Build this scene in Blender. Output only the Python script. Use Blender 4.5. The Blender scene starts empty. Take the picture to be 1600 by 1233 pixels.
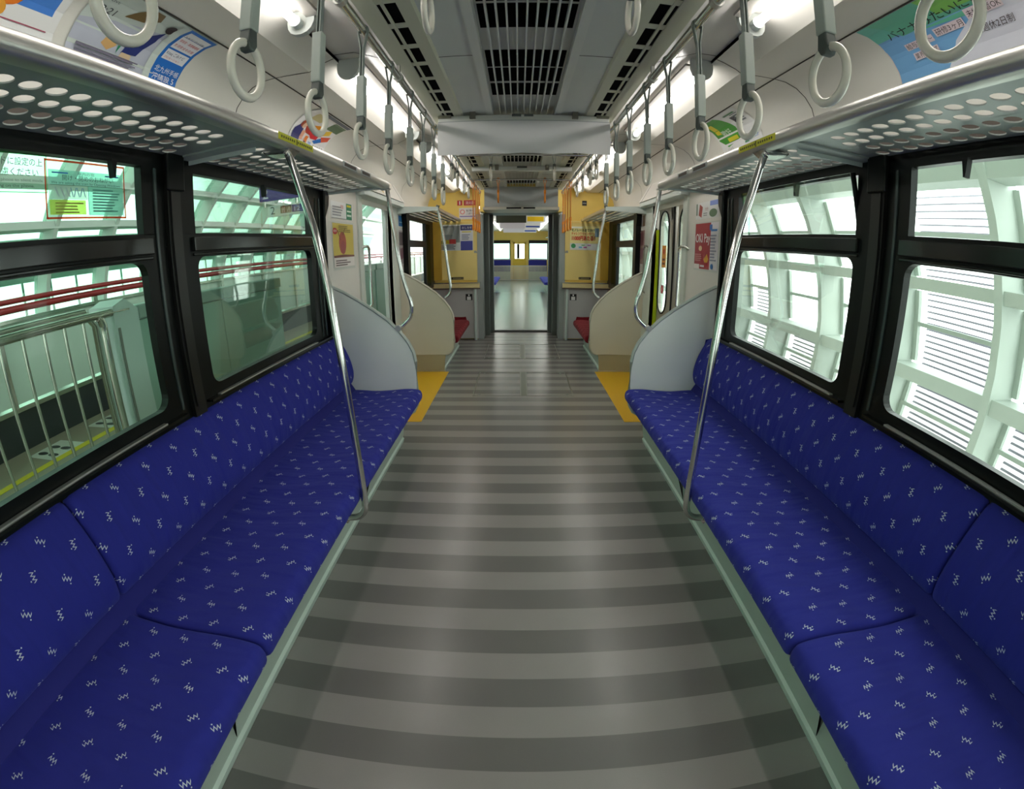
import bpy, bmesh, math, random
from mathutils import Vector, Matrix
random.seed(7)
PI = math.pi
sc = bpy.context.scene
COL = sc.collection

# ------------------------------------------------------------------ camera, sky, exposure
cam = bpy.data.cameras.new('camera')
cam_ob = bpy.data.objects.new('camera', cam)
COL.objects.link(cam_ob)
sc.camera = cam_ob
sc.render.engine = 'CYCLES'
K = 1600 / 36 / 1000
cam.type = 'PANO'                                   # the phone's ultra-wide lens, with its barrel distortion
cam.panorama_type = 'FISHEYE_LENS_POLYNOMIAL'
cam.sensor_width = 36
cam.sensor_fit = 'HORIZONTAL'
cam.fisheye_fov = math.radians(220)
cam.fisheye_polynomial_k0 = 0
cam.fisheye_polynomial_k1 = -1.412983 * K
cam.fisheye_polynomial_k2 = 0
cam.fisheye_polynomial_k3 = 0.135202 * K ** 3
cam.fisheye_polynomial_k4 = 0
cam.clip_start = 0.02
cam_ob.matrix_world = Matrix([[0.99988468, -0.00130705, 0.01512999, -0.033196], [0.01478613, 0.31100505, -0.95029323, 0.0],
                              [-0.00346342, 0.95040736, 0.31098851, 1.35], [0, 0, 0, 1]])
sc.view_settings.view_transform = 'Standard'
sc.view_settings.look = 'None'
sc.view_settings.exposure = 0.52
sc.view_settings.gamma = 1.0
sc.view_settings.use_curve_mapping = False
sc.cycles.use_denoising = True
sc.cycles.max_bounces = 10
sc.cycles.transparent_max_bounces = 24
sc.cycles.sample_clamp_indirect = 6
world = bpy.data.worlds.new('overcast_sky')
sc.world = world
world.use_nodes = True
world.node_tree.nodes['Background'].inputs[0].default_value = (0.97, 1.0, 0.995, 1)
SKY = 3.5
world.node_tree.nodes['Background'].inputs[1].default_value = SKY
LAMP = 11.0

# ------------------------------------------------------------------ materials
MATS = {}


def srgb(r, g, b):
    f = lambda c: (c / 255) / 12.92 if c <= 10 else (((c / 255) + 0.055) / 1.055) ** 2.4
    return (f(r), f(g), f(b), 1)


def mat(name, col=None, rough=0.5, metal=0.0, emit=None, estr=1.0, noise=0.0, nscale=40, bump=0.0, spec=0.5, coat=0.0):
    if name in MATS:
        return MATS[name]
    m = bpy.data.materials.new(name)
    m.use_nodes = True
    nt = m.node_tree
    b = nt.nodes['Principled BSDF']
    b.inputs['Base Color'].default_value = col
    b.inputs['Roughness'].default_value = rough
    b.inputs['Metallic'].default_value = metal
    b.inputs['Specular IOR Level'].default_value = spec
    b.inputs['Coat Weight'].default_value = coat
    if emit:
        b.inputs['Emission Color'].default_value = emit
        b.inputs['Emission Strength'].default_value = estr
    if noise or bump:
        tc = nt.nodes.new('ShaderNodeTexCoord')
        n = nt.nodes.new('ShaderNodeTexNoise')
        n.inputs['Scale'].default_value = nscale
        n.inputs['Detail'].default_value = 3
        nt.links.new(tc.outputs['Object'], n.inputs['Vector'])
        if noise:
            mx = nt.nodes.new('ShaderNodeMix')
            mx.data_type = 'RGBA'
            mx.inputs['A'].default_value = tuple(c * (1 - noise) for c in col[:3]) + (1,)
            mx.inputs['B'].default_value = tuple(min(1, c * (1 + noise)) for c in col[:3]) + (1,)
            nt.links.new(n.outputs['Fac'], mx.inputs['Factor'])
            nt.links.new(mx.outputs['Result'], b.inputs['Base Color'])
        if bump:
            bp = nt.nodes.new('ShaderNodeBump')
            bp.inputs['Strength'].default_value = bump
            bp.inputs['Distance'].default_value = 0.002
            nt.links.new(n.outputs['Fac'], bp.inputs['Height'])
            nt.links.new(bp.outputs['Normal'], b.inputs['Normal'])
    MATS[name] = m
    return m


class NG:
    """small helper for math-node expressions"""
    def __init__(s, nt):
        s.nt = nt

    def m(s, op, a, b=0.0, c=0.0):
        n = s.nt.nodes.new('ShaderNodeMath')
        n.operation = op
        for i, v in enumerate((a, b, c)):
            if isinstance(v, (int, float)):
                n.inputs[i].default_value = v
            else:
                s.nt.links.new(v, n.inputs[i])
        return n.outputs[0]


def glass_mat(name, tint, gloss=0.08):
    m = bpy.data.materials.new(name)
    m.use_nodes = True
    nt = m.node_tree
    nt.nodes.clear()
    out = nt.nodes.new('ShaderNodeOutputMaterial')
    t = nt.nodes.new('ShaderNodeBsdfTransparent')
    t.inputs[0].default_value = tint
    g = nt.nodes.new('ShaderNodeBsdfGlossy')
    g.inputs['Roughness'].default_value = 0.02
    lw = nt.nodes.new('ShaderNodeFresnel')
    lw.inputs['IOR'].default_value = 1.25
    mx = nt.nodes.new('ShaderNodeMixShader')
    N = NG(nt)
    nt.links.new(N.m('MULTIPLY', lw.outputs[0], 0.4), mx.inputs[0])
    nt.links.new(t.outputs[0], mx.inputs[1])
    nt.links.new(g.outputs[0], mx.inputs[2])
    nt.links.new(mx.outputs[0], out.inputs[0])
    MATS[name] = m
    return m


def fabric_mat(name, base, mark, mark2=None):
    m = bpy.data.materials.new(name)
    m.use_nodes = True
    nt = m.node_tree
    b = nt.nodes['Principled BSDF']
    b.inputs['Roughness'].default_value = 0.85
    b.inputs['Specular IOR Level'].default_value = 0.25
    b.inputs['Sheen Weight'].default_value = 0.18
    b.inputs['Sheen Roughness'].default_value = 0.4
    b.inputs['Sheen Tint'].default_value = (0.35, 0.4, 1, 1) if 'blue' in name else (1, 0.3, 0.3, 1)
    uv = nt.nodes.new('ShaderNodeUVMap')
    sp = nt.nodes.new('ShaderNodeSeparateXYZ')
    nt.links.new(uv.outputs[0], sp.inputs[0])
    N = NG(nt)
    u, v = sp.outputs[0], sp.outputs[1]
    vr = N.m('DIVIDE', v, 0.061)
    row = N.m('FLOOR', vr)
    par = N.m('FLOORED_MODULO', row, 2.0)
    fv = N.m('MULTIPLY', N.m('SUBTRACT', N.m('FRACT', vr), 0.5), 0.061)
    uu = N.m('ADD', N.m('DIVIDE', u, 0.155), N.m('MULTIPLY', par, 0.5))
    fu = N.m('MULTIPLY', N.m('SUBTRACT', N.m('FRACT', uu), 0.5), 0.155)
    ex = N.m('ADD', 0.12, N.m('MULTIPLY', par, 0.70))
    ey = N.m('SUBTRACT', 0.99, N.m('MULTIPLY', par, 1.57))
    px = N.m('ADD', N.m('MULTIPLY', fu, ex), N.m('MULTIPLY', fv, ey))
    py = N.m('SUBTRACT', N.m('MULTIPLY', fv, ex), N.m('MULTIPLY', fu, ey))
    tri = N.m('SUBTRACT', N.m('PINGPONG', N.m('ADD', px, 0.1), 0.0050), 0.0025)
    zig = N.m('ABSOLUTE', N.m('SUBTRACT', py, N.m('MULTIPLY', tri, 2.0)))
    a = N.m('LESS_THAN', zig, 0.0027)
    bnd = N.m('LESS_THAN', N.m('ABSOLUTE', px), 0.0148)
    body = N.m('MULTIPLY', a, bnd)
    for (cx, cy) in ((0.011, -0.0125), (-0.0075, 0.0115)):
        dx = N.m('SUBTRACT', px, cx)
        dy = N.m('SUBTRACT', py, cy)
        d = N.m('SQRT', N.m('ADD', N.m('MULTIPLY', dx, dx), N.m('MULTIPLY', dy, dy)))
        body = N.m('MAXIMUM', body, N.m('LESS_THAN', d, 0.0021))
    mx = nt.nodes.new('ShaderNodeMix')
    mx.data_type = 'RGBA'
    mx.inputs['A'].default_value = base
    mx.inputs['B'].default_value = mark
    nt.links.new(body, mx.inputs['Factor'])
    nt.links.new(mx.outputs['Result'], b.inputs['Base Color'])
    # soft wrinkles running along the seat
    mp = nt.nodes.new('ShaderNodeMapping')
    mp.inputs['Scale'].default_value = (10, 2.2, 1)
    nt.links.new(uv.outputs[0], mp.inputs[0])
    n = nt.nodes.new('ShaderNodeTexNoise')
    n.inputs['Scale'].default_value = 1.3
    n.inputs['Detail'].default_value = 2
    nt.links.new(mp.outputs[0], n.inputs['Vector'])
    n2 = nt.nodes.new('ShaderNodeTexNoise')
    n2.inputs['Scale'].default_value = 900
    nt.links.new(uv.outputs[0], n2.inputs['Vector'])
    hsum = N.m('ADD', n.outputs['Fac'], N.m('MULTIPLY', n2.outputs['Fac'], 0.06))
    bp = nt.nodes.new('ShaderNodeBump')
    bp.inputs['Strength'].default_value = 0.8
    bp.inputs['Distance'].default_value = 0.03
    nt.links.new(hsum, bp.inputs['Height'])
    nt.links.new(bp.outputs['Normal'], b.inputs['Normal'])
    MATS[name] = m
    return m


def floor_mat():
    m = bpy.data.materials.new('striped_vinyl')
    m.use_nodes = True
    nt = m.node_tree
    b = nt.nodes['Principled BSDF']
    g = nt.nodes.new('ShaderNodeNewGeometry')
    sp = nt.nodes.new('ShaderNodeSeparateXYZ')
    nt.links.new(g.outputs['Position'], sp.inputs[0])
    N = NG(nt)
    t = N.m('FRACT', N.m('DIVIDE', N.m('SUBTRACT', sp.outputs[1], 0.888 - 23.34), 0.23336))
    dark = N.m('LESS_THAN', t, 0.5)
    mx = nt.nodes.new('ShaderNodeMix')
    mx.data_type = 'RGBA'
    mx.inputs['A'].default_value = srgb(148, 143, 140)
    mx.inputs['B'].default_value = srgb(113, 110, 107)
    nt.links.new(dark, mx.inputs['Factor'])
    n = nt.nodes.new('ShaderNodeTexNoise')
    n.inputs['Scale'].default_value = 350
    nt.links.new(g.outputs['Position'], n.inputs['Vector'])
    n3 = nt.nodes.new('ShaderNodeTexNoise')
    n3.inputs['Scale'].default_value = 5
    n3.inputs['Detail'].default_value = 5
    nt.links.new(g.outputs['Position'], n3.inputs['Vector'])
    val = N.m('ADD', 0.9, N.m('ADD', N.m('MULTIPLY', n.outputs['Fac'], 0.12), N.m('MULTIPLY', n3.outputs['Fac'], 0.08)))
    hs = nt.nodes.new('ShaderNodeHueSaturation')
    nt.links.new(val, hs.inputs['Value'])
    nt.links.new(mx.outputs['Result'], hs.inputs['Color'])
    nt.links.new(hs.outputs[0], b.inputs['Base Color'])
    b.inputs['Roughness'].default_value = 0.27
    b.inputs['Specular IOR Level'].default_value = 0.75
    MATS['floor'] = m
    return m


fabric_mat('blue_fabric', (0.026, 0.032, 0.30, 1), (0.66, 0.72, 0.80, 1))
fabric_mat('red_fabric', (0.16, 0.005, 0.012, 1), (0.42, 0.05, 0.06, 1))
floor_mat()
glass_mat('glass', (0.91, 0.965, 0.93, 1))
glass_mat('green_glass', (0.52, 0.68, 0.60, 1))
glass_mat('frosted', (0.74, 0.86, 0.80, 1))
WHITE = mat('warm_white', srgb(222, 217, 210), 0.4, noise=0.02, nscale=6)
COOL = mat('cool_white', srgb(205, 214, 210), 0.38)
CEIL = mat('ceiling_grey', srgb(222, 224, 218), 0.55, noise=0.02, nscale=8)
CEIL2 = mat('ceiling_trim', srgb(228, 229, 222), 0.45)
COVE = mat('cove_white', srgb(212, 209, 203), 0.35)
ALU = mat('satin_aluminium', srgb(205, 203, 198), 0.32, metal=0.75)
CHROME = mat('chrome', srgb(215, 215, 212), 0.13, metal=1.0)
DULL = mat('dull_steel', srgb(150, 150, 142), 0.35, metal=0.9)
RACK = mat('rack_paint', srgb(158, 165, 160), 0.32, noise=0.02, nscale=5)
BLACK = mat('black_frame', srgb(9, 13, 12), 0.32, spec=0.25)
BLACK2 = mat('black_matt', srgb(14, 14, 14), 0.7)
VOID = mat('dark_void', srgb(5, 5, 5), 0.9, spec=0.1)
PLINTH = mat('plinth_green_grey', srgb(176, 190, 178), 0.4)
PLINTH_EDGE = mat('plinth_strip', srgb(196, 214, 202), 0.32)
BEIGE = mat('beige_panel', srgb(176, 166, 138), 0.45)
CREAM = mat('cream_laminate', srgb(214, 208, 192), 0.4, noise=0.03, nscale=4)
PARTI = mat('partition_laminate', srgb(240, 242, 236), 0.4, noise=0.02, nscale=4)
YELLOW = mat('yellow_wall', srgb(240, 208, 108), 0.42, noise=0.02, nscale=5)
YMAT = mat('yellow_floor', srgb(232, 178, 24), 0.45, noise=0.06, nscale=90)
GREYD = mat('dark_grey_frame', srgb(96, 102, 98), 0.4)
GREYM = mat('mid_grey_panel', srgb(170, 176, 176), 0.45, noise=0.03, nscale=3)
STRAPG = mat('strap_grey', srgb(140, 148, 142), 0.45)
STRAPD = mat('strap_dark', srgb(84, 90, 86), 0.5)
RINGW = mat('ring_ivory', srgb(238, 232, 218), 0.22, coat=0.3)
ORANGE = mat('strap_orange', srgb(236, 140, 20), 0.45)
TUBE = mat('lit_tube', (1, 1, 1, 1), 0.5, emit=(1, 0.965, 0.92, 1), estr=LAMP)
PAPER = mat('white_paper', srgb(232, 231, 230), 0.6)
DOOR = mat('brushed_door', srgb(176, 170, 160), 0.3, metal=0.55)
SEAM = mat('seam_dark', srgb(60, 56, 50), 0.8)
P_WHITE = mat('platform_white', srgb(226, 236, 230), 0.5)
P_RIB = mat('rib_white', srgb(182, 192, 184), 0.5)
P_RED = mat('rail_red', srgb(150, 34, 38), 0.4)
P_TILE = mat('platform_tile', srgb(150, 142, 124), 0.7, noise=0.08, nscale=6)
P_DARK = mat('platform_dark', srgb(40, 46, 44), 0.6)
P_YEL = mat('platform_yellow', srgb(214, 196, 40), 0.6)
P_PANEL = mat('gate_panel', srgb(158, 190, 178), 0.35)
P_STEEL = mat('platform_steel', srgb(190, 190, 180), 0.22, metal=1.0)
CONC = mat('concrete', srgb(150, 152, 146), 0.85, noise=0.1, nscale=3)
PURPLE = mat('sign_purple', srgb(84, 66, 140), 0.5)


def cm(r, g, b):
    return mat('print_%02x%02x%02x' % (r, g, b), srgb(r, g, b), 0.45)


# ------------------------------------------------------------------ mesh builder
class MB:
    def __init__(s):
        s.v, s.f, s.mi, s.uv, s.cur = [], [], [], {}, 0

    def face(s, idx, uv=None):
        s.f.append(tuple(idx))
        s.mi.append(s.cur)
        if uv:
            s.uv[len(s.f) - 1] = uv

    def box(s, x0, x1, y0, y1, z0, z1, sx=1):
        if sx < 0:
            x0, x1 = -x1, -x0
        o = len(s.v)
        s.v += [(x, y, z) for x in (x0, x1) for y in (y0, y1) for z in (z0, z1)]
        for q in ((0, 1, 3, 2), (4, 6, 7, 5), (0, 4, 5, 1), (2, 3, 7, 6), (0, 2, 6, 4), (1, 5, 7, 3)):
            s.face([o + i for i in q])
        return s

    def prism(s, poly, a0, a1, axis='y', sx=1):
        """poly of (p,q); axis y: (x,z) extruded along y; axis x: (y,z); axis z: (x,y)"""
        n = len(poly)
        o = len(s.v)
        for a in (a0, a1):
            for p, q in poly:
                if axis == 'y':
                    s.v.append((p * sx, a, q))
                elif axis == 'x':
                    s.v.append((a * sx, p, q))
                else:
                    s.v.append((p * sx, q, a))
        for i in range(n):
            j = (i + 1) % n
            s.face([o + i, o + j, o + n + j, o + n + i])
        s.face([o + i for i in range(n)])
        s.face([o + n + i for i in range(n)])
        return s

    def sheet(s, prof, y0, y1, sx=1, thick=None):
        """open profile of (x,z) swept along y as a skin with thickness given by a second offset profile"""
        n = len(prof)
        if thick:
            back = [(x + thick[0], z + thick[1]) for x, z in prof][::-1]
            return s.prism(prof + back, y0, y1, 'y', sx)
        o = len(s.v)
        for a in (y0, y1):
            for p, q in prof:
                s.v.append((p * sx, a, q))
        for i in range(n - 1):
            s.face([o + i, o + i + 1, o + n + i + 1, o + n + i])
        return s

    def tube(s, pts, r, n=12, closed=False, rz=None, up=None):
        """round tube along points; r radius, rz optional second radius"""
        P = [Vector(p) for p in pts]
        m = len(P)
        o = len(s.v)
        prev = None
        for i, p in enumerate(P):
            a = P[(i - 1) % m] if (closed or i) else p
            b = P[(i + 1) % m] if (closed or i < m - 1) else p
            t = (b - a).normalized()
            if up is not None:
                u = Vector(up)
            elif prev is None:
                u = Vector((0, 0, 1)) if abs(t.z) < 0.9 else Vector((1, 0, 0))
            else:
                u = prev
            u = (u - t * u.dot(t)).normalized()
            prev = u
            w = t.cross(u)
            for k in range(n):
                c, d = math.cos(2 * PI * k / n), math.sin(2 * PI * k / n)
                s.v.append(tuple(p + u * (c * r) + w * (d * (rz or r))))
        for i in range(m if closed else m - 1):
            i2 = (i + 1) % m
            for k in range(n):
                k2 = (k + 1) % n
                s.face([o + i * n + k, o + i * n + k2, o + i2 * n + k2, o + i2 * n + k])
        if not closed:
            s.face([o + k for k in range(n)])
            s.face([o + (m - 1) * n + k for k in range(n)])
        return s

    def disc_y(s, cx, cz, r, y0, y1, n=20, sx=1):
        return s.prism([(cx + r * math.cos(2 * PI * k / n), cz + r * math.sin(2 * PI * k / n)) for k in range(n)], y0, y1, 'y', sx)

    def cyl_z(s, cx, cy, r, z0, z1, n=16):
        return s.prism([(cx + r * math.cos(2 * PI * k / n), cy + r * math.sin(2 * PI * k / n)) for k in range(n)], z0, z1, 'z')


def link(me_name, M, mats, parent=None, smooth=None, bevel=None):
    me = bpy.data.meshes.new(me_name)
    me.from_pydata(M.v, [], M.f)
    if not isinstance(mats, (list, tuple)):
        mats = [mats]
    for m in mats:
        me.materials.append(m)
    for i, p in enumerate(me.polygons):
        p.material_index = min(M.mi[i], len(mats) - 1)
    if M.uv:
        l = me.uv_layers.new(name='UVMap')
        for i, p in enumerate(me.polygons):
            u = M.uv.get(i)
            for k, li in enumerate(p.loop_indices):
                l.data[li].uv = u[k] if u else (0.5, 0.03)
    bm = bmesh.new()
    bm.from_mesh(me)
    bmesh.ops.recalc_face_normals(bm, faces=bm.faces)
    if smooth is not None:
        for f in bm.faces:
            f.smooth = True
        for e in bm.edges:
            if len(e.link_faces) == 2 and e.calc_face_angle(0) > math.radians(smooth):
                e.smooth = False
    bm.to_mesh(me)
    bm.free()
    o = bpy.data.objects.new(me_name, me)
    COL.objects.link(o)
    if parent:
        o.parent = parent
        off = Vector((0, 0, 0))
        par = parent
        while par:
            off += Vector(par.location)
            par = par.parent
        me.transform(Matrix.Translation(-off))
    if bevel:
        md = o.modifiers.new('bevel', 'BEVEL')
        md.width = bevel
        md.segments = 2
        md.limit_method = 'ANGLE'
        md.angle_limit = math.radians(40)
    return o


def tag(o, label=None, cat=None, group=None, kind=None):
    if label:
        o['label'] = label
    if cat:
        o['category'] = cat
    if group:
        o['group'] = group
    if kind:
        o['kind'] = kind
    return o


def thing(name, loc, label, cat, group=None, kind=None):
    o = bpy.data.objects.new(name, None)
    o.empty_display_size = 0.1
    o.location = loc
    COL.objects.link(o)
    return tag(o, label, cat, group, kind)


def copy_thing(root, delta, label):
    r = root.copy()
    COL.objects.link(r)
    r.location = Vector(root.location) + Vector(delta)
    r['label'] = label
    for ch in list(root.children):
        c = ch.copy()
        COL.objects.link(c)
        c.parent = r
        for g in list(ch.children):
            d = g.copy()
            COL.objects.link(d)
            d.parent = c
    return r


# text to triangles -------------------------------------------------
_tc = {}


def glyphs(txt):
    if txt in _tc:
        return _tc[txt]
    cu = bpy.data.curves.new('lettering', 'FONT')
    cu.body = txt
    cu.size = 1.0
    cu.resolution_u = 3
    ob = bpy.data.objects.new('lettering', cu)
    COL.objects.link(ob)
    dg = bpy.context.evaluated_depsgraph_get()
    me = bpy.data.meshes.new_from_object(ob.evaluated_get(dg))
    me.calc_loop_triangles()
    vs = [(v.co.x, v.co.y) for v in me.vertices]
    fs = [tuple(t.vertices) for t in me.loop_triangles]
    bpy.data.objects.remove(ob)
    bpy.data.curves.remove(cu)
    bpy.data.meshes.remove(me)
    _tc[txt] = (vs, fs)
    return _tc[txt]


def printed(name, mapf, w, h, items, back, parent=None, thick=0.0015, nv=1, nu=1):
    """a printed sheet: mapf(u,v,lift)->point; items: ('r',colour,u0,v0,u1,v1) ('t',colour,text,u,v,size[,width]) ('e',colour,u,v,ru,rv) ('p',colour,pts)"""
    M = MB()
    mats = [back]

    def mi(c):
        m = c if isinstance(c, bpy.types.Material) else cm(*c)
        if m not in mats:
            mats.append(m)
        return mats.index(m)

    def quad(u0, v0, u1, v1, lift, closed=False):
        na = max(1, int(round((v1 - v0) / h * nv)))
        nb = max(1, int(round((u1 - u0) / w * nu)))
        o = len(M.v)
        for i in range(na + 1):
            for j in range(nb + 1):
                M.v.append(tuple(mapf(u0 + (u1 - u0) * j / nb, v0 + (v1 - v0) * i / na, lift)))
        for i in range(na):
            for j in range(nb):
                a = o + i * (nb + 1) + j
                M.face([a, a + 1, a + nb + 2, a + nb + 1])
    def scan(pts, lift):
        vs = sorted(set([min(max(p[1], 0.0), h) for p in pts]))
        lv = []
        for a, b in zip(vs, vs[1:]):
            m = max(1, int(math.ceil((b - a) / h * nv)))
            lv += [a + (b - a) * k / m for k in range(m)]
        lv.append(vs[-1])
        rows = []
        for v in lv:
            v2 = min(max(v + 3e-6, vs[0] + 3e-6), vs[-1] - 3e-6)
            xs = []
            for (p, q) in zip(pts, pts[1:] + pts[:1]):
                if (p[1] - v2) * (q[1] - v2) < 0:
                    xs.append(p[0] + (q[0] - p[0]) * (v2 - p[1]) / (q[1] - p[1]))
            if len(xs) >= 2:
                rows.append((v, max(0.0, min(xs)), min(w, max(xs))))
        o = len(M.v)
        for v, a, b in rows:
            M.v.append(tuple(mapf(a, v, lift)))
            M.v.append(tuple(mapf(b, v, lift)))
        for i in range(len(rows) - 1):
            a = o + 2 * i
            M.face([a, a + 1, a + 3, a + 2])
    # backing with real thickness
    quad(0, 0, w, h, thick)
    quad(0, 0, w, h, 0)
    for (a, b, c, d) in ((0, 0, w, 0), (0, h, w, h)):
        o = len(M.v)
        M.v += [tuple(mapf(a, b, 0)), tuple(mapf(c, d, 0)), tuple(mapf(c, d, thick)), tuple(mapf(a, b, thick))]
        M.face([o, o + 1, o + 2, o + 3])
    lift = thick
    for it in items:
        lift += 0.00035
        M.cur = mi(it[1])
        if it[0] == 'r':
            quad(it[2], it[3], it[4], it[5], lift)
        elif it[0] == 'e':
            _, _, u, v, ru, rv = it
            scan([(u + ru * math.cos(2 * PI * k / 20), v + rv * math.sin(2 * PI * k / 20)) for k in range(20)], lift)
        elif it[0] == 'p':
            scan(it[2], lift)
        else:
            txt, u, v, size = it[2:6]
            vs, fs = glyphs(txt)
            if not vs:
                continue
            mw = max(p[0] for p in vs)
            sx = size
            if len(it) > 6:
                sx = it[6] / mw
            o = len(M.v)
            for x, y in vs:
                M.v.append(tuple(mapf(u + x * sx, v + y * size, lift)))
            for f in fs:
                M.face([o + i for i in f])
    M.cur = 0
    o = link(name, M, mats, parent)
    return o


def wall_map(s, x, y0, z0):
    """sheet on the side wall; s=-1 left wall (reads towards +y), s=+1 right wall (reads towards -y)"""
    if s < 0:
        return lambda u, v, l: Vector((-(x - l), y0 + u, z0 + v))
    return lambda u, v, l: Vector((x - l, y0 - u, z0 + v))


def front_map(x0, y, z0, sc_=1):
    """sheet facing the viewer (-y)"""
    return lambda u, v, l: Vector((x0 + u, y - l, z0 + v))


RY = -6.0     # how far the car runs on behind the viewer
SIDE = {-1: 'left', 1: 'right'}
WX = 1.35
YE = 6.9      # end wall


def E(x, z):
    return ((x + 0.033) * YE / 6.5 - 0.033, (z - 1.35) * YE / 6.5 + 1.35)


# ================================================================== FLOOR
tag(link('floor', MB().box(-1.45, 1.45, RY, YE + 0.75, -0.06, 0), MATS['floor']), kind='structure')
for s in (-1, 1):
    M = MB()
    x0, x1 = (0.832, 1.40)
    o = link('floor_marking', M.box(x0, x1, 3.403, 4.955, 0.0, 0.003, s), YMAT)
    tag(o, 'yellow rectangle of flooring in front of the %s doorway' % ('open left' if s < 0 else 'closed right'), 'floor marking', 'yellow doorway markings')
hatch = thing('floor_hatch', (0, 4.5, 0), 'near pair of inspection hatch outlines set in the aisle floor between the doorways', 'hatch', 'aisle floor hatches')


def hatch_parts(parent, y0, y1):
    for (a, b) in ((-0.475, -0.012), (0.042, 0.49)):
        M = MB()
        w = 0.009
        M.box(a, b, y0, y0 + w, 0, 0.003).box(a, b, y1 - w, y1, 0, 0.003).box(a, a + w, y0 + w, y1 - w, 0, 0.003).box(b - w, b, y0 + w, y1 - w, 0, 0.003)
        link('trim_ring', M, DULL, parent)
        for yy in (y0 + 0.05, y1 - 0.05):
            link('lock_screw', MB().cyl_z(b - 0.06 if a > 0 else a + 0.06, yy, 0.014, 0, 0.002), GREYD, parent)
    M = MB().box(-0.012, 0.042, y0, y1, 0, 0.0012)
    link('centre_strip', M, mat('hatch_strip', srgb(104, 106, 92), 0.4), parent)


hatch_parts(hatch, 4.077, 4.93)
h2 = thing('floor_hatch', (0, 6.0, 0), 'far pair of inspection hatch outlines in the floor near the gangway', 'hatch', 'aisle floor hatches')
hatch_parts(h2, 5.585, 6.47)

# ================================================================== SIDE WALLS
# openings in the wall: (y0,y1,z0,z1)
WIN = [(0.05, 1.385, 0.84, 1.775), (1.525, 2.93, 0.84, 1.775)]
WIN3 = (5.33, 6.86, 0.84, 1.79)


def wall_with_holes(M, s, x0, x1, y0, y1, z0, z1, holes):
    ys = sorted(set([y0, y1] + [h[0] for h in holes] + [h[1] for h in holes]))
    for a, b in zip(ys, ys[1:]):
        mid = (a + b) / 2
        hs = sorted([(h[2], h[3]) for h in holes if h[0] < mid < h[1]])
        z = z0
        for (p, q) in hs:
            if p > z:
                M.box(x0, x1, a, b, z, p, s)
            z = q
        if z < z1:
            M.box(x0, x1, a, b, z, z1, s)


DY0, DY1 = 3.76, 4.70
for s in (-1, 1):
    M = MB()
    wall_with_holes(M, s, WX, WX + 0.035, RY, YE + 0.3, 0, 1.90, WIN + [WIN3, (DY0, DY1, -0.01, 1.86), (-1.7, -0.55, 0.84, 1.78), (-3.1, -1.9, 0.3, 1.78), (-5.6, -3.3, 0.84, 1.78)])
    tag(link('wall_' + SIDE[s], M, WHITE), kind='structure')
    # outer skin below and above, so that the body has its thickness
M = MB().box(-1.45, 1.45, RY - 0.1, RY, 0, 2.4)
tag(link('wall_rear', M, WHITE), kind='structure')
tag(link('ceiling_roof', MB().box(-1.6, 1.6, RY - 0.1, YE + 0.1, 2.42, 2.5), WHITE), kind='structure').name = 'ceiling'


# ------------------------------------------------------------------ windows
def pane(name, s, x, y0, y1, z0, z1, parent, m='glass', lean=0.0, t=0.005):
    M = MB()
    M.prism([(x, z0), (x + t, z0), (x + t - lean, z1), (x - lean, z1)], y0, y1, 'y', s)
    return link(name, M, MATS[m], parent)


def frame_ring(M, s, x0, x1, y0, y1, z0, z1, wy0, wy1, wz0, wz1):
    M.box(x0, x1, y0, y1, z0, z0 + wz0, s).box(x0, x1, y0, y1, z1 - wz1, z1, s)
    M.box(x0, x1, y0, y0 + wy0, z0 + wz0, z1 - wz1, s).box(x0, x1, y1 - wy1, y1, z0 + wz0, z1 - wz1, s)


def rounded_frame(M, s, x0, x1, oy0, oy1, oz0, oz1, iy0, iy1, iz0, iz1, r, ro=0.0):
    """plate with a rounded opening; outer corners rounded too"""
    def rr(a0, a1, b0, b1, rad, n=5):
        pts = []
        for (cx, cy, st) in ((a1 - rad, b1 - rad, 0), (a0 + rad, b1 - rad, 1), (a0 + rad, b0 + rad, 2), (a1 - rad, b0 + rad, 3)):
            for k in range(n + 1):
                t = (st + k / n) * PI / 2
                pts.append((cx + rad * math.cos(t), cy + rad * math.sin(t)))
        return pts
    A, B = rr(oy0, oy1, oz0, oz1, max(ro, 0.001)), rr(iy0, iy1, iz0, iz1, r)
    n = len(A)
    o = len(M.v)
    for x in (x0, x1):
        for P in (A, B):
            M.v += [(x * s, p, q) for p, q in P]
    for i in range(n):
        j = (i + 1) % n
        M.face([o + i, o + j, o + n + j, o + n + i])
        M.face([o + 2 * n + i, o + 2 * n + j, o + 3 * n + j, o + 3 * n + i])
        M.face([o + i, o + j, o + 2 * n + j, o + 2 * n + i])
        M.face([o + n + i, o + n + j, o + 3 * n + j, o + 3 * n + i])


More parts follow.
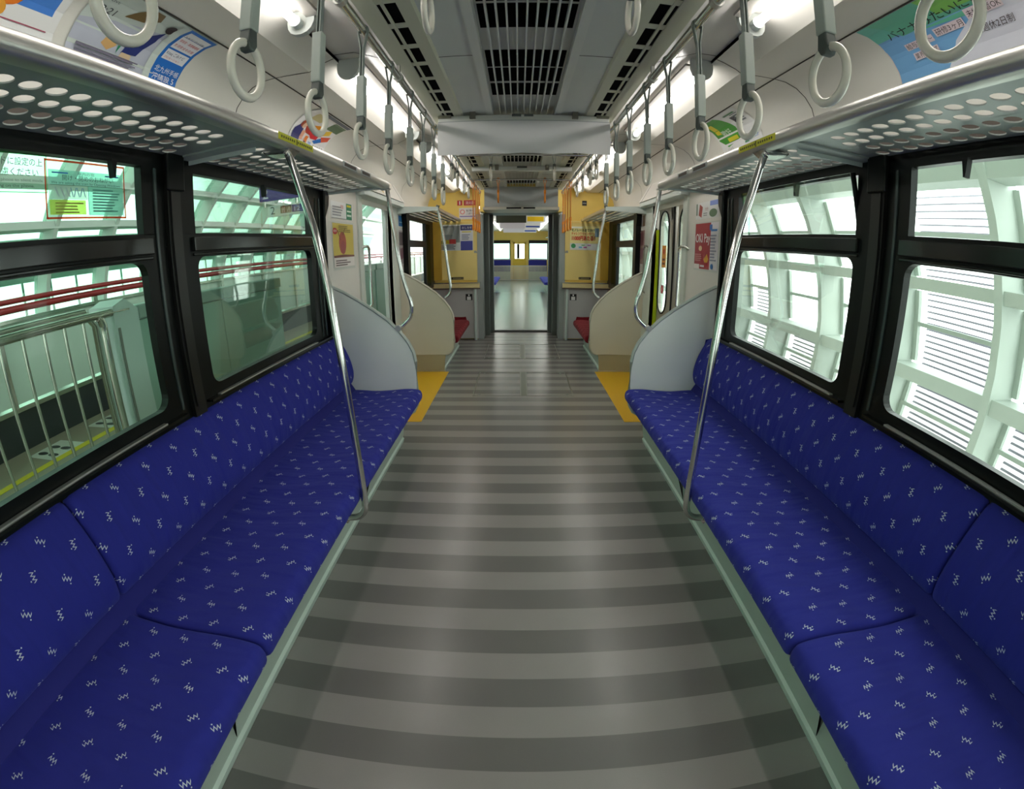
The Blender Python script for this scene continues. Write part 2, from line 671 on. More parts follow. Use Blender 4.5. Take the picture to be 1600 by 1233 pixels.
wn = 0
for s in (-1, 1):
    for (a, b, z0, z1) in ((-1.7, -0.55, 0.84, 1.78), (-3.1, -1.9, 0.3, 1.78), (-5.6, -3.3, 0.84, 1.78)):
        wn += 1
        t = thing('window_%d' % wn, (s * WX, (a + b) / 2, z0), None, None, kind='structure')
        M = MB()
        frame_ring(M, s, 1.32, 1.36, a, b, z0, z1, 0.05, 0.05, 0.05, 0.05)
        link('window_frame', M, BLACK, t)
        pane('window_pane', s, 1.345, a, b, z0, z1, t)
    for (k, (gy0, gy1, oy0, oy1)) in enumerate(((0.12, 1.30, 0.0, 1.42), (1.595, 2.70, 1.49, 2.94))):
        wn += 1
        t = thing('window_%d' % wn, (s * WX, (gy0 + gy1) / 2, 0.85), None, None, kind='structure')
        M = MB()
        # flush black surround with rounded lower opening and the bar between the sashes
        rounded_frame(M, s, 1.318, 1.352, oy0, oy1, 0.79, 1.455, gy0, gy1, 0.872, 1.408, 0.05, 0.012)
        M.box(1.318, 1.352, oy0, oy1, 1.455, 1.503, s)
        M.box(1.318, 1.352, oy0, gy0, 1.50, 1.80, s).box(1.318, 1.352, gy1, oy1, 1.50, 1.80, s)
        M.box(1.318, 1.352, gy0, gy1, 1.745, 1.80, s)
        link('window_frame', M, BLACK, t)
        M = MB().box(1.300, 1.320, gy0 - 0.03, gy1 + 0.03, 1.430, 1.488, s)
        M.box(1.308, 1.320, gy0 - 0.03, gy1 + 0.03, 1.412, 1.424, s)
        link('sash_bar', M, mat('bar_sheen', srgb(30, 33, 30), 0.16), t, bevel=0.004)
        M = MB().box(1.285, 1.345, oy0 + 0.03, oy1 - 0.06, 0.818, 0.828, s)
        link('sill', M, mat('sill_trim', srgb(14, 17, 16), 0.22), t)
        M = MB().box(1.292, 1.312, gy0 + 0.0, gy1 - 0.06, 0.828, 0.833, s)
        link('sill_strip', M, ALU, t)
        pane('lower_pane', s, 1.345, gy0 - 0.01, gy1 + 0.01, 0.86, 1.415, t)
        if s > 0 and k == 1:
            pane('upper_pane', s, 1.345, gy0 + 0.01, gy1 - 0.10, 1.50, 1.75, t, lean=0.06)
            M = MB()
            M.prism([(1.352, 1.49), (1.352, 1.75), (1.285, 1.75)], gy1 - 0.10, gy1 - 0.09, 'y', s)
            link('sash_side', M, MATS['green_glass'], t)
            M = MB().tube([(1.292 * s, gy0 + 0.005, 1.75), (1.348 * s, gy0 + 0.005, 1.50)], 0.012, 6)
            link('sash_frame', M, BLACK, t)
        else:
            pane('upper_pane', s, 1.345, gy0 - 0.01, gy1 + 0.01, 1.49, 1.76, t)
        M = MB()
        ly = {(-1, 0): 1.16, (-1, 1): 2.15, (1, 0): 1.05, (1, 1): 2.05}[(s, k)]
        M.prism([(ly - 0.012, 1.75), (ly + 0.012, 1.75), (ly + 0.006, 1.69), (ly - 0.002, 1.69)], 1.30, 1.325, 'x', s)
        link('latch', M, BLACK2, t)
        # slotted pocket at the side of the pane
        M = MB()
        if k == 1:
            M.box(1.312, 1.322, 2.83, 2.845, 0.84, 1.74, s)
            M.box(1.312, 1.322, 2.78, 2.786, 0.84, 1.74, s)
        else:
            M.box(1.312, 1.322, 1.36, 1.372, 0.84, 1.74, s)
            M.box(1.312, 1.322, 0.06, 0.066, 0.84, 1.74, s)
        link('guide_groove', M, mat('groove', srgb(60, 72, 70), 0.25), t)
    # pillar between the two windows, with blind rails
    M = MB().box(1.300, 1.352, 1.418, 1.492, 0.79, 1.80, s)
    M.box(1.292, 1.302, 1.430, 1.436, 0.83, 1.74, s)
    o = tag(link('trim_%d' % (1 if s < 0 else 2), M, mat('pillar_black', srgb(19, 20, 18), 0.32)), kind='structure')
    M = MB().box(1.285, 1.30, 1.405, 1.505, 1.66, 1.80, s)
    link('pillar_cap', M, BLACK, o, bevel=0.006)
    # rounded hood end of the surround at the doorway
    M = MB().prism([(2.88, 0.79), (2.90, 0.83), (2.90, 1.62), (2.955, 1.70), (2.965, 1.765), (2.94, 1.80), (2.88, 1.80)], 1.29, 1.352, 'x', s)
    link('surround_end', M, BLACK, o, bevel=0.01)
    # window by the end wall
    wn += 1
    t = thing('window_%d' % wn, (s * WX, 6.1, 0.85), None, None, kind='structure')
    M = MB()
    y0, y1, a0, a1 = 5.28, 6.895, 5.36, 6.28
    M.box(1.31, 1.352, y0, y1, 0.82, 0.87, s).box(1.31, 1.352, y0, y1, 1.745, 1.83, s)
    M.box(1.31, 1.352, y0, a0, 0.87, 1.745, s).box(1.31, 1.352, a1, y1, 0.87, 1.745, s).box(1.31, 1.352, a0, a1, 1.42, 1.505, s)
    link('window_frame', M, BLACK, t)
    M = MB().box(1.305, 1.315, 6.36, 6.56, 0.87, 1.74, s)
    link('blind_glass', M, MATS['green_glass'], t)
    pane('upper_pane', s, 1.345, a0, a1, 1.50, 1.75, t)
    pane('lower_pane', s, 1.345, a0, a1, 0.86, 1.43, t)
    M = MB().prism([(5.17, 0.86), (5.29, 0.83), (5.29, 1.83), (5.17, 1.82), (5.13, 1.77), (5.17, 1.66)], 1.29, 1.352, 'x', s)
    link('surround_end', M, BLACK, t)

# ================================================================== DOORWAYS
# posts and lintels
for s in (-1, 1):
    M = MB()
    M.box(1.335, 1.395, DY0 - 0.10, DY0, 0, 1.86, s)
    M.box(1.345, 1.395, DY1, DY1 + 0.26, 0, 1.86, s)
    o = tag(link('trim_%d' % (3 if s < 0 else 4), M, mat('door_post', srgb(206, 212, 204), 0.35)), kind='structure')
    M = MB().box(1.27, 1.46, DY0 - 0.11, DY1 + 0.26, 1.85, 1.90, s)
    link('lintel_cover', M, COOL, o, bevel=0.006)
    # door engine cover: the panel over the doorway
    M = MB()
    M.prism([(1.26, 1.90), (1.395, 1.90), (1.395, 2.10), (1.375, 2.10)], 3.055, 4.95, 'y', s)
    link('door_engine_cover', M, WHITE, o)
    M = MB()
    for yy in (3.75, 4.85):
        M.prism([(1.2585, 1.90), (1.262, 1.90), (1.377, 2.10), (1.3735, 2.10)], yy - 0.0015, yy + 0.0015, 'y', s)
    link('cover_seam', M, SEAM, o)


def capsule(cy, z0, z1, r, n=8):
    pts = []
    for k in range(n + 1):
        a = PI * k / n
        pts.append((cy + r * math.cos(a), z1 - r + r * math.sin(a)))
    for k in range(n + 1):
        a = PI + PI * k / n
        pts.append((cy + r * math.cos(a), z0 + r + r * math.sin(a)))
    return pts


def door_leaf(s, y0, y1, root, name):
    cy, r, z0, z1 = (y0 + y1) / 2, 0.14, 0.76, 1.78
    inner = capsule(cy, z0, z1, r)
    n = len(inner)
    # outer boundary points matched to the capsule
    outer = []
    for (p, q) in inner:
        dx, dz = p - cy, q - (z0 + z1) / 2
        hx, hz = (y1 - y0) / 2, 0.925
        ocz = 0.925
        dz = q - ocz
        k = min(hx / abs(dx) if abs(dx) > 1e-6 else 9e9, hz / abs(dz) if abs(dz) > 1e-6 else 9e9)
        outer.append((cy + dx * k, ocz + dz * k))
    leaf = thing(name, (s * 1.42, cy, 0), None, None, kind='structure')
    if root:
        leaf.parent = root
        leaf.matrix_parent_inverse = Matrix.Translation(root.location).inverted()
    M = MB()
    o = len(M.v)
    for x in (1.40, 1.435):
        for P in (outer, inner):
            M.v += [(x * s, p, q) for p, q in P]
    for i in range(n):
        j = (i + 1) % n
        M.face([o + i, o + j, o + n + j, o + n + i])
        M.face([o + 2 * n + i, o + 2 * n + j, o + 3 * n + j, o + 3 * n + i])
        M.face([o + n + i, o + n + j, o + 3 * n + j, o + 3 * n + i])
    # rim boxes close the rectangle's corners
    M.box(1.401, 1.434, y0, y0 + 0.02, 0.01, 1.85, s).box(1.401, 1.434, y1 - 0.02, y1, 0.01, 1.85, s)
    M.box(1.401, 1.434, y0, y1, 0.0, 0.3, s).box(1.401, 1.434, y0, y1, 1.80, 1.85, s)
    return leaf, M, inner, cy


def build_leaf(s, y0, y1, label):
    leaf, M, inner, cy = door_leaf(s, y0, y1, None, 'door_leaf')
    link('leaf_panel', M, DOOR, leaf)
    M = MB()
    ring = [(1.397 * s, p, q) for p, q in inner]
    M.tube(ring, 0.008, 6, closed=True)
    link('rubber_seal', M, BLACK, leaf)
    M = MB().prism(inner, 1.41, 1.418, 'x', s)
    link('leaf_pane', M, MATS['glass'], leaf)
    return leaf


dn = 0
# right side: closed pair of leaves
for (a, b) in ((3.57, 4.147), (4.153, 4.74)):
    dn += 1
    lf = build_leaf(1, a, b, '')
    lf.name = 'door_%d' % dn
    lf['kind'] = 'structure'
    cyy = (a + b) / 2
    st = printed('warning_sticker', wall_map(1, 1.402, cyy + 0.06, 1.22), 0.12, 0.22,
                 [('r', (228, 150, 30), 0, 0, 0.12, 0.22), ('e', (200, 60, 30), 0.06, 0.16, 0.03, 0.03), ('r', (120, 50, 20), 0.02, 0.03, 0.10, 0.05), ('r', (120, 50, 20), 0.02, 0.07, 0.10, 0.09)], cm(228, 150, 30), lf)
    st = printed('red_sticker', wall_map(1, 1.402, cyy + 0.05, 0.96), 0.085, 0.085,
                 [('e', (214, 40, 48), 0.042, 0.042, 0.042, 0.042), ('r', (240, 210, 210), 0.03, 0.02, 0.045, 0.06)], cm(232, 236, 236), lf)
M = MB().box(1.39, 1.405, 4.144, 4.157, 0, 1.855, 1)
link('meeting_seal', M, BLACK2, bpy.data.objects['door_2'])
# yellow safety edge and black gap at the far post
M = MB().box(1.385, 1.398, 4.60, 4.685, 0, 1.60, 1)
o = link('safety_edge', M, mat('lime_strip', srgb(186, 208, 24), 0.4), bpy.data.objects['door_2'])
M = MB().box(1.385, 1.398, 4.69, 4.78, 0, 1.62, 1)
link('edge_gap', M, BLACK2, bpy.data.objects['door_2'])
# left side: leaves slid back, only their edges show
for (a, b, vis) in ((3.60, 3.76, 0), (4.66, 4.86, 1)):
    dn += 1
    t = thing('door_%d' % dn, (-1.42, (a + b) / 2, 0), None, None, kind='structure')
    if vis:
        link('leaf_panel', MB().box(1.40, 1.435, 4.655, 4.70, 0, 1.85, -1), COOL, t)
        link('rubber_edge', MB().box(1.398, 1.43, 4.70, 4.78, 0, 1.855, -1), BLACK2, t)
        link('edge_plate', MB().box(1.396, 1.40, 4.735, 4.742, 0, 1.855, -1), COOL, t)
        link('corner_piece', MB().prism([(4.54, 1.855), (4.66, 1.855), (4.66, 1.73), (4.645, 1.78), (4.61, 1.825)], 1.405, 1.43, 'x', -1), COOL, t)
    else:
        link('leaf_panel', MB().box(1.40, 1.435, 3.60, 3.74, 0, 1.85, -1), COOL, t)
        link('rubber_edge', MB().box(1.40, 1.435, 3.74, 3.75, 0, 1.855, -1), BLACK2, t)
# small grab bars beside the doors
for s, (ya, yb) in ((-1, (3.765, 3.88)), (1, (3.66, 3.80))):
    M = MB()
    x = 1.325
    M.tube([(s * (x + 0.03), ya - 0.03, 1.405), (s * x, ya - 0.01, 1.425), (s * x, yb - 0.04, 1.425), (s * x, yb - 0.01, 1.41), (s * x, yb, 1.37), (s * x, yb, 0.92), (s * (x + 0.03), yb - 0.02, 0.88)], 0.012, 10)
    o = link('grab_bar', M, CHROME, smooth=50)
    tag(o, 'short hooked steel grab bar at the %s' % ('open left doorway' if s < 0 else 'near side of the closed right doors'), 'grab bar', 'short grab bars at the doors')
M = MB().tube([(1.33, 4.76, 1.42), (1.32, 4.78, 1.43), (1.32, 4.87, 1.43), (1.32, 4.90, 1.39), (1.32, 4.90, 0.95), (1.345, 4.90, 0.92)], 0.011, 10)
tag(link('grab_bar', M, CHROME, smooth=50), 'short hooked steel grab bar on the far side of the closed right doors', 'grab bar', 'short grab bars at the doors')

# ================================================================== CEILING
half = [(0.225, 2.232), (0.38, 2.232), (0.568, 2.226), (0.652, 2.257), (0.697, 2.274), (0.765, 2.300), (0.862, 2.302)]
cove2 = [(0.862, 2.284), (0.895, 2.274), (0.957, 2.250), (0.98, 2.236), (1.155, 2.240)]
coveA = [(1.158, 2.240), (1.22, 2.236), (1.28, 2.216), (1.33, 2.180), (1.368, 2.130), (1.385, 2.07), (1.388, 1.98), (1.388, 1.80)]
cn = 0
CY0, CY1 = RY, YE
TOP = mat('cove_upper', srgb(225, 222, 214), 0.4)
for s in (-1, 1):
    SN = SIDE[s]
    M = MB()
    M.sheet(half[:3], CY0, CY1, s, thick=(0, 0.02))
    o = tag(link('ceiling_panel_' + SN, M, CEIL, smooth=30), kind='structure')
    o.name = 'ceiling'
    M = MB().sheet(half[2:], CY0, CY1, s, thick=(0, 0.03))
    M.box(0.862, 0.872, CY0, CY1, 2.284, 2.33, s)
    tag(link('ceiling', M, COVE, smooth=30), kind='structure')
    M = MB().sheet(cove2, CY0, CY1, s, thick=(0, 0.03))
    tag(link('ceiling', M, TOP, smooth=30), kind='structure')
    M = MB().sheet(coveA, CY0, CY1, s, thick=(0.03, 0.03))
    tag(link('ceiling', M, TOP, smooth=40), kind='structure')
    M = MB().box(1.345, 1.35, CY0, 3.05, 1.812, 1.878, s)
    o = link('trim_%d' % (30 + s), M, mat('rack_gap_strip', srgb(84, 74, 66), 0.5))  # dark brown strip standing for the gap at the back of the rack
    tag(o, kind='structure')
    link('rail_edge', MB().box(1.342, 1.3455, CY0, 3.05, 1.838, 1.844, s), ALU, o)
    # dark joint between cove and shoulder panel, and cross seams
    M = MB().box(1.1545, 1.1595, CY0, CY1, 2.236, 2.2395, s)
    for ys in (-0.1, 2.0, 3.62, 5.3):
        for P in (half, cove2, coveA):
            M.sheet([(x, z - 0.0015) for x, z in P], ys - 0.003, ys + 0.003, s)
    cn += 1
    tag(link('trim_%d' % (4 + cn), M, SEAM), kind='structure')
    # raised edge strip of the centre grille
    M = MB().box(0.19, 0.228, CY0, YE - 0.6, 2.222, 2.27, s)
    cn += 1
    tag(link('trim_%d' % (6 + cn), M, CEIL2), kind='structure')

# centre line-flow grille
g = thing('ceiling_grille', (0, 2.5, 2.26), 'long slatted ventilation grille with black openings down the ceiling centre', 'ceiling vent')
M = MB().box(-0.192, 0.192, CY0, 6.3, 2.268, 2.275)
link('back_plate', M, CEIL, g)
opens = [(0.1, 0.3), (0.32, 0.5), (0.86, 1.06), (1.08, 1.26), (1.38, 1.59), (1.61, 1.805), (2.03, 2.225), (2.245, 2.43), (2.465, 2.655), (4.35, 4.52), (4.54, 4.72), (6.0, 6.1), (6.12, 6.22)]
fins = [-0.139, -0.102, -0.064, -0.030, 0.0, 0.031, 0.063, 0.095, 0.127]
fins = [-0.148 + 0.037 * i for i in range(9)]
for (a, b) in opens:
    M = MB()
    xs = [-0.18] + fins + [0.18]
    M.box(-0.18, 0.18, a, b, 2.2655, 2.2675)
    link('vent_opening', M, VOID, g)
for x in fins:
    link('slat', MB().box(x - 0.0035, x + 0.0035, CY0, 6.3, 2.238, 2.2655), CEIL2, g)

# long slot diffusers
for s in (-1, 1):
    g = thing('slot_diffuser', (s * 0.445, 2.5, 2.226), 'long two-row slot air diffuser with black openings, %s of the ceiling grille' % SIDE[s], 'air diffuser', 'ceiling slot diffusers')
    M = MB()
    prof = [(0.378, 2.226), (0.384, 2.214), (0.432, 2.214), (0.436, 2.222)]
    M.prism([(0.376, 2.232), (0.384, 2.218), (0.434, 2.218), (0.436, 2.232)], CY0, 6.3, 'y', s)
    M.prism([(0.474, 2.232), (0.476, 2.216), (0.487, 2.216), (0.489, 2.232)], CY0, 6.3, 'y', s)
    M.prism([(0.500, 2.232), (0.502, 2.216), (0.566, 2.212), (0.570, 2.232)], CY0, 6.3, 'y', s)
    y = -2.195
    while y < 6.2:
        M.box(0.434, 0.476, y + 0.157, y + 0.193, 2.218, 2.23, s)
        M.box(0.487, 0.502, y + 0.157, y + 0.193, 2.218, 2.23, s)
        y += 0.193
    link('rail_profile', M, mat('diffuser_paint', srgb(212, 212, 192), 0.4), g)
    M = MB().box(0.434, 0.476, CY0, 6.3, 2.2215, 2.2235, s).box(0.487, 0.502, CY0, 6.3, 2.2215, 2.2235, s)
    link('dark_slot', M, VOID, g)

# ================================================================== LAMPS
segs = [(-4.9, -3.6), (-3.3, -2.0), (-1.7, -0.4), (0.25, 1.53), (2.12, 3.38), (3.95, 5.2), (5.5, 6.65)]
names = ['third one behind the viewer', 'second one behind the viewer', 'just behind the viewer', 'nearest the viewer', 'second from the viewer', 'third, over the doorway', 'farthest, by the yellow wall']
for s in (-1, 1):
    for k, (a, b) in enumerate(segs):
        x = 0.825
        t = thing('fluorescent_lamp', (x * s, (a + b) / 2, 2.26), 'lit fluorescent tube in the %s ceiling cove, %s' % (SIDE[s], names[k]), 'lamp', 'cove lamps')
        M = MB().tube([(x * s, a, 2.245), (x * s, b, 2.245)], 0.0165, 14)
        link('tube', M, TUBE, t, smooth=50)
        for yy, d in ((a, -0.03), (b, 0.03)):
            link('tube_socket', MB().tube([(x * s, yy, 2.245), (x * s, yy + d, 2.245)], 0.022, 12), COOL, t, smooth=50)
        for yy in (a - 0.055, b + 0.03):
            pts = [(x - 0.062, 2.30), (x - 0.062, 2.25), (x - 0.052, 2.224), (x - 0.036, 2.209), (x - 0.012, 2.202), (x + 0.012, 2.204), (x + 0.030, 2.214), (x + 0.041, 2.232), (x + 0.045, 2.255), (x + 0.045, 2.30)]
            link('end_bracket', MB().prism(pts, yy, yy + 0.025, 'y', s), mat('bracket_grey', srgb(200, 206, 202), 0.5), t)
        M = MB().box(0.742, 0.795, a - 0.03, b + 0.03, 2.268, 2.28, s)
        link('mounting_rail', M, mat('reflector_grey', srgb(170, 166, 158), 0.3), t)

# ================================================================== STRAP RAILS
for s in (-1, 1):
    t = thing('strap_rail', (s * 0.56, 2.5, 2.156), 'long steel tube under the ceiling carrying the %s row of straps' % SIDE[s], 'handrail', 'strap rails')
    link('tube', MB().tube([(s * 0.56, -1.9, 2.156), (s * 0.56, 6.35, 2.156)], 0.0165, 16), CHROME, t, smooth=50)
    for yy in (-0.2, 1.30, 2.02, 3.45, 5.0, 6.3):
        M = MB().tube([(s * 0.56, yy - 0.012, 2.156), (s * 0.56, yy + 0.012, 2.156)], 0.022, 14)
        M.box(0.553, 0.567, yy - 0.010, yy + 0.010, 2.17, 2.228, s)
        link('hanger', M, ALU, t, smooth=50)


def strap(x, y, zr, rail_z, label, group, colour='g', ring_r=0.066):
    """hanging strap: loop over the rail, belt, sleeve, clip, ring in the y-z plane"""
    t = thing('hand_strap', (x, y, rail_z), label, 'hand strap', group)
    belt = STRAPG if colour == 'g' else ORANGE
    M = MB()
    # two belt runs that come off the rail and meet
    for sg in (-1, 1):
        r = 0.0175
        pts = [(x, y, rail_z + r)] + [(x + sg * r * math.sin(a), y, rail_z + r * math.cos(a)) for a in (0.5, 1.0, 1.5, 2.0)] + [(x + sg * 0.009, y, rail_z - 0.05), (x + sg * 0.0045, y, rail_z - 0.075), (x + sg * 0.0045, y, zr + ring_r + 0.02)]
        if rail_z - 0.075 < zr + ring_r + 0.03:
            pts = pts[:-2] + [(x + sg * 0.003, y, zr + ring_r + 0.015)]
        M.tube(pts, 0.0034, 6, rz=0.012, up=(1, 0, 0))
    link('belt', M, belt, t)
    top = min(zr + ring_r + 0.165, rail_z - 0.08)
    if top > zr + ring_r + 0.05 and colour == 'g':
        M = MB().box(x - 0.014, x + 0.014, y - 0.0165, y + 0.0165, zr + ring_r + 0.018, top)
        link('sleeve', M, mat('sleeve_grey', srgb(172, 180, 172), 0.4), t, bevel=0.003)
    M = MB()
    z1 = zr + ring_r
    M.prism([(y - 0.013, z1 + 0.02), (y + 0.013, z1 + 0.02), (y + 0.017, z1 - 0.012), (y + 0.008, z1 - 0.026), (y - 0.008, z1 - 0.026), (y - 0.017, z1 - 0.012)], x - 0.0125, x + 0.0125, 'x')
    link('clip', M, STRAPD if colour == 'g' else ORANGE, t, bevel=0.003)
    M = MB()
    n = 36
    rr = ring_r - 0.009
    if colour == 'g':
        pts = [(x, y + rr * math.sin(2 * PI * k / n), zr + rr * math.cos(2 * PI * k / n)) for k in range(n)]
    else:   # rounded triangular grip
        pts = []
        for (cy, cz, a0, a1) in ((0, 0.035, -0.9, 0.9), (0.038, -0.045, 0.9, PI), (-0.038, -0.045, PI, 2 * PI - 0.9)):
            for k in range(7):
                a = a0 + (a1 - a0) * k / 6
                pts.append((x, y + cy + 0.016 * math.sin(a), zr + cz + 0.016 * math.cos(a)))
    M.tube(pts, 0.0095 if colour == 'g' else 0.007, 10, closed=True, rz=0.0085)
    link('ring', M, RINGW if colour == 'g' else ORANGE, t, smooth=60)
    return t


ORD = ['first and nearest', 'second from the viewer', 'third from the viewer', 'fourth from the viewer', 'fifth from the viewer', 'sixth from the viewer', 'seventh from the viewer', 'eighth from the viewer', 'last before the doorway']
ORDH = ['first over the doorway', 'second over the doorway', 'third over the doorway', 'fourth over the doorway']
ORDO = ['first of its row', 'second of its row', 'third of its row', 'last by the yellow wall']
LOW = {-1: [0.49, 0.82, 1.165, 1.525, 1.87, 2.245, 2.57, 2.895, 3.24], 1: [0.485, 0.785, 1.13, 1.47, 1.805, 2.125, 2.48, 2.817, 3.152]}
HIGH = {-1: [3.68, 4.03, 4.49, 4.9], 1: [3.556, 3.876, 4.33, 4.75]}
ORG = {-1: [5.4, 5.7, 6.0, 6.27], 1: [5.35, 5.65, 5.95, 6.25]}
for s in (-1, 1):
    for ys, zr, lab, grp, c in ((LOW[s], 1.745 if s < 0 else 1.735, ORD, 'white ring straps on long belts', 'g'), (HIGH[s], 1.975, ORDH, 'short white ring straps over the doorway', 'g'), (ORG[s], 1.66, ORDO, 'orange straps by the priority seats', 'o')):
        first = None
        for k, y in enumerate(ys):
            lb = {'g': 'grey strap with ivory ring on the %s rail, %s', 'o': 'long orange strap on the %s rail, %s'}[c] % (SIDE[s], lab[k])
            if c == 'g' and zr > 1.9:
                lb = 'short grey strap with ivory ring on the %s rail, %s' % (SIDE[s], lab[k])
            if first is None:
                first = strap(s * 0.56, y, zr, 2.156, lb, grp, c)
            else:
                copy_thing(first, (0, y - ys[0], 0), lb)
# crossbars with their own straps
for y, nm, c in ((1.2, 'above the viewer', 'g'), (4.0, 'beyond the hanging banner', 'g'), (5.42, 'before the gangway', 'o')):
    z = 2.19
    M = MB().tube([(-0.56, y, z), (0.56, y, z)], 0.013, 12)
    o = link('crossbar', M, CHROME, smooth=50)
    tag(o, 'thin steel crossbar between the strap rails, %s' % nm, 'handrail', 'crossbars for the centre straps')
    zr = 2.02 if c == 'g' else 1.98
    for s in (-1, 1):
        strap(s * 0.27, y, zr, z, '%s strap hanging from the crossbar %s, on its %s half' % ('ivory ring' if c == 'g' else 'short orange', nm, SIDE[s]), 'centre straps on the crossbars', c)

# ================================================================== HANGING BANNER
yb = 2.95
t = thing('banner_rail', (0, yb, 2.2), 'grey cross beam under the ceiling that holds the blank banner', 'ceiling beam', 'ceiling cross beams')
link('beam', MB().box(-0.53, 0.53, yb - 0.06, yb + 0.05, 2.165, 2.215), CEIL, t, bevel=0.004)
link('clip_strip', MB().box(-0.53, 0.53, yb - 0.066, yb - 0.055, 2.160, 2.178), GREYM, t)
for x in (-0.315, 0.315):
    link('bracket', MB().box(x - 0.018, x + 0.018, yb - 0.085, yb - 0.055, 2.19, 2.235), mat('bracket_brown', srgb(120, 116, 104), 0.5), t)
for x in (-0.045, 0.03):
    link('spring_clip', MB().box(x - 0.028, x + 0.028, yb - 0.07, yb - 0.058, 2.202, 2.216), GREYD, t)
for x in (-0.49, 0.49):
    link('end_block', MB().box(x - 0.04, x + 0.04, yb - 0.07, yb - 0.05, 2.200, 2.222), mat('end_block', srgb(150, 148, 132), 0.5), t)
# sheet, slightly wavy along its lower edge
M = MB()
n = 24
for i in range(n + 1):
    x = -0.533 + 1.066 * i / n
    for j in range(5):
        z = 2.172 - 0.213 * j / 4 + (0.006 * math.exp(-((x - 0.0) / 0.09) ** 2) * j / 4 if x < 0.2 else 0.006 * j / 4)
        y = yb - 0.072 + 0.006 * math.sin(x * 9 + 1) * j / 4 - 0.004 * math.sin(x * 23) * j / 4
        M.v.append((x, y, z))
        M.v.append((x, y + 0.0015, z))
for i in range(n):
    for j in range(4):
        for q in (0, 1):
            a = (i * 5 + j) * 2 + q
            M.face([a, a + 2, a + 12, a + 10])
for j in range(4):
    for i in (0, n):
        a = (i * 5 + j) * 2
        M.face([a, a + 1, a + 3, a + 2])
for i in range(n):
    for j in (0, 4):
        a = (i * 5 + j) * 2
        M.face([a, a + 1, a + 11, a + 10])
o = link('hanging_banner', M, PAPER, smooth=60)
tag(o, 'blank white paper banner hanging across the aisle from the ceiling beam', 'banner')
M = MB().box(-0.50, 0.50, 4.68, 4.76, 2.165, 2.21)
o = link('banner_rail', M, CEIL, None, bevel=0.004)
tag(o, 'grey empty cross beam under the ceiling beyond the doorway', 'ceiling beam', 'ceiling cross beams')
for x in (-0.25, 0.25):
    link('bracket', MB().box(x - 0.018, x + 0.018, 4.66, 4.68, 2.17, 2.22), MATS['bracket_brown'], o)
link('spring_clip', MB().box(-0.05, 0.05, 4.665, 4.68, 2.19, 2.21), GREYD, o)

# ================================================================== LUGGAGE RACKS
def perforated(M, x0, x1, y0, y1, z, t, rows, pitch, r, s):
    """plate with staggered round holes, built of square cells with round openings"""
    n = 16
    ch = rows[1] - rows[0] if len(rows) > 1 else 0.08
    # solid strips front and back
    xa, xb = rows[0] - ch / 2, rows[-1] + ch / 2
    M.box(x0, xa, y0, y1, z, z + t, s)
    if xb < x1:
        M.box(xb, x1, y0, y1, z, z + t, s)
    for ri, cx in enumerate(rows):
        off = pitch / 2 * (ri % 2)
        ncell = int((y1 - y0 - 0.06 - off) / pitch)
        ys = y0 + 0.03 + off
        M.box(cx - ch / 2, cx + ch / 2, y0, ys, z, z + t, s)
        M.box(cx - ch / 2, cx + ch / 2, ys + ncell * pitch, y1, z, z + t, s)
        for c in range(ncell):
            cy = ys + (c + 0.5) * pitch
            o = len(M.v)
            for zz in (z, z + t):
                for k in range(n):
                    a = 2 * PI * k / n + PI / 4
                    ca, sa = math.cos(a), math.sin(a)
                    q = max(abs(ca), abs(sa))
                    M.v.append(((cx + ca / q * ch / 2) * s, cy + sa / q * pitch / 2, zz))
                for k in range(n):
                    a = 2 * PI * k / n + PI / 4
                    M.v.append(((cx + r * math.cos(a)) * s, cy + r * math.sin(a), zz))
            for k in range(n):
                j = (k + 1) % n
                M.face([o + k, o + j, o + n + j, o + n + k])
                M.face([o + 2 * n + k, o + 2 * n + j, o + 3 * n + j, o + 3 * n + k])
                M.face([o + n + k, o + n + j, o + 3 * n + j, o + 3 * n + k])


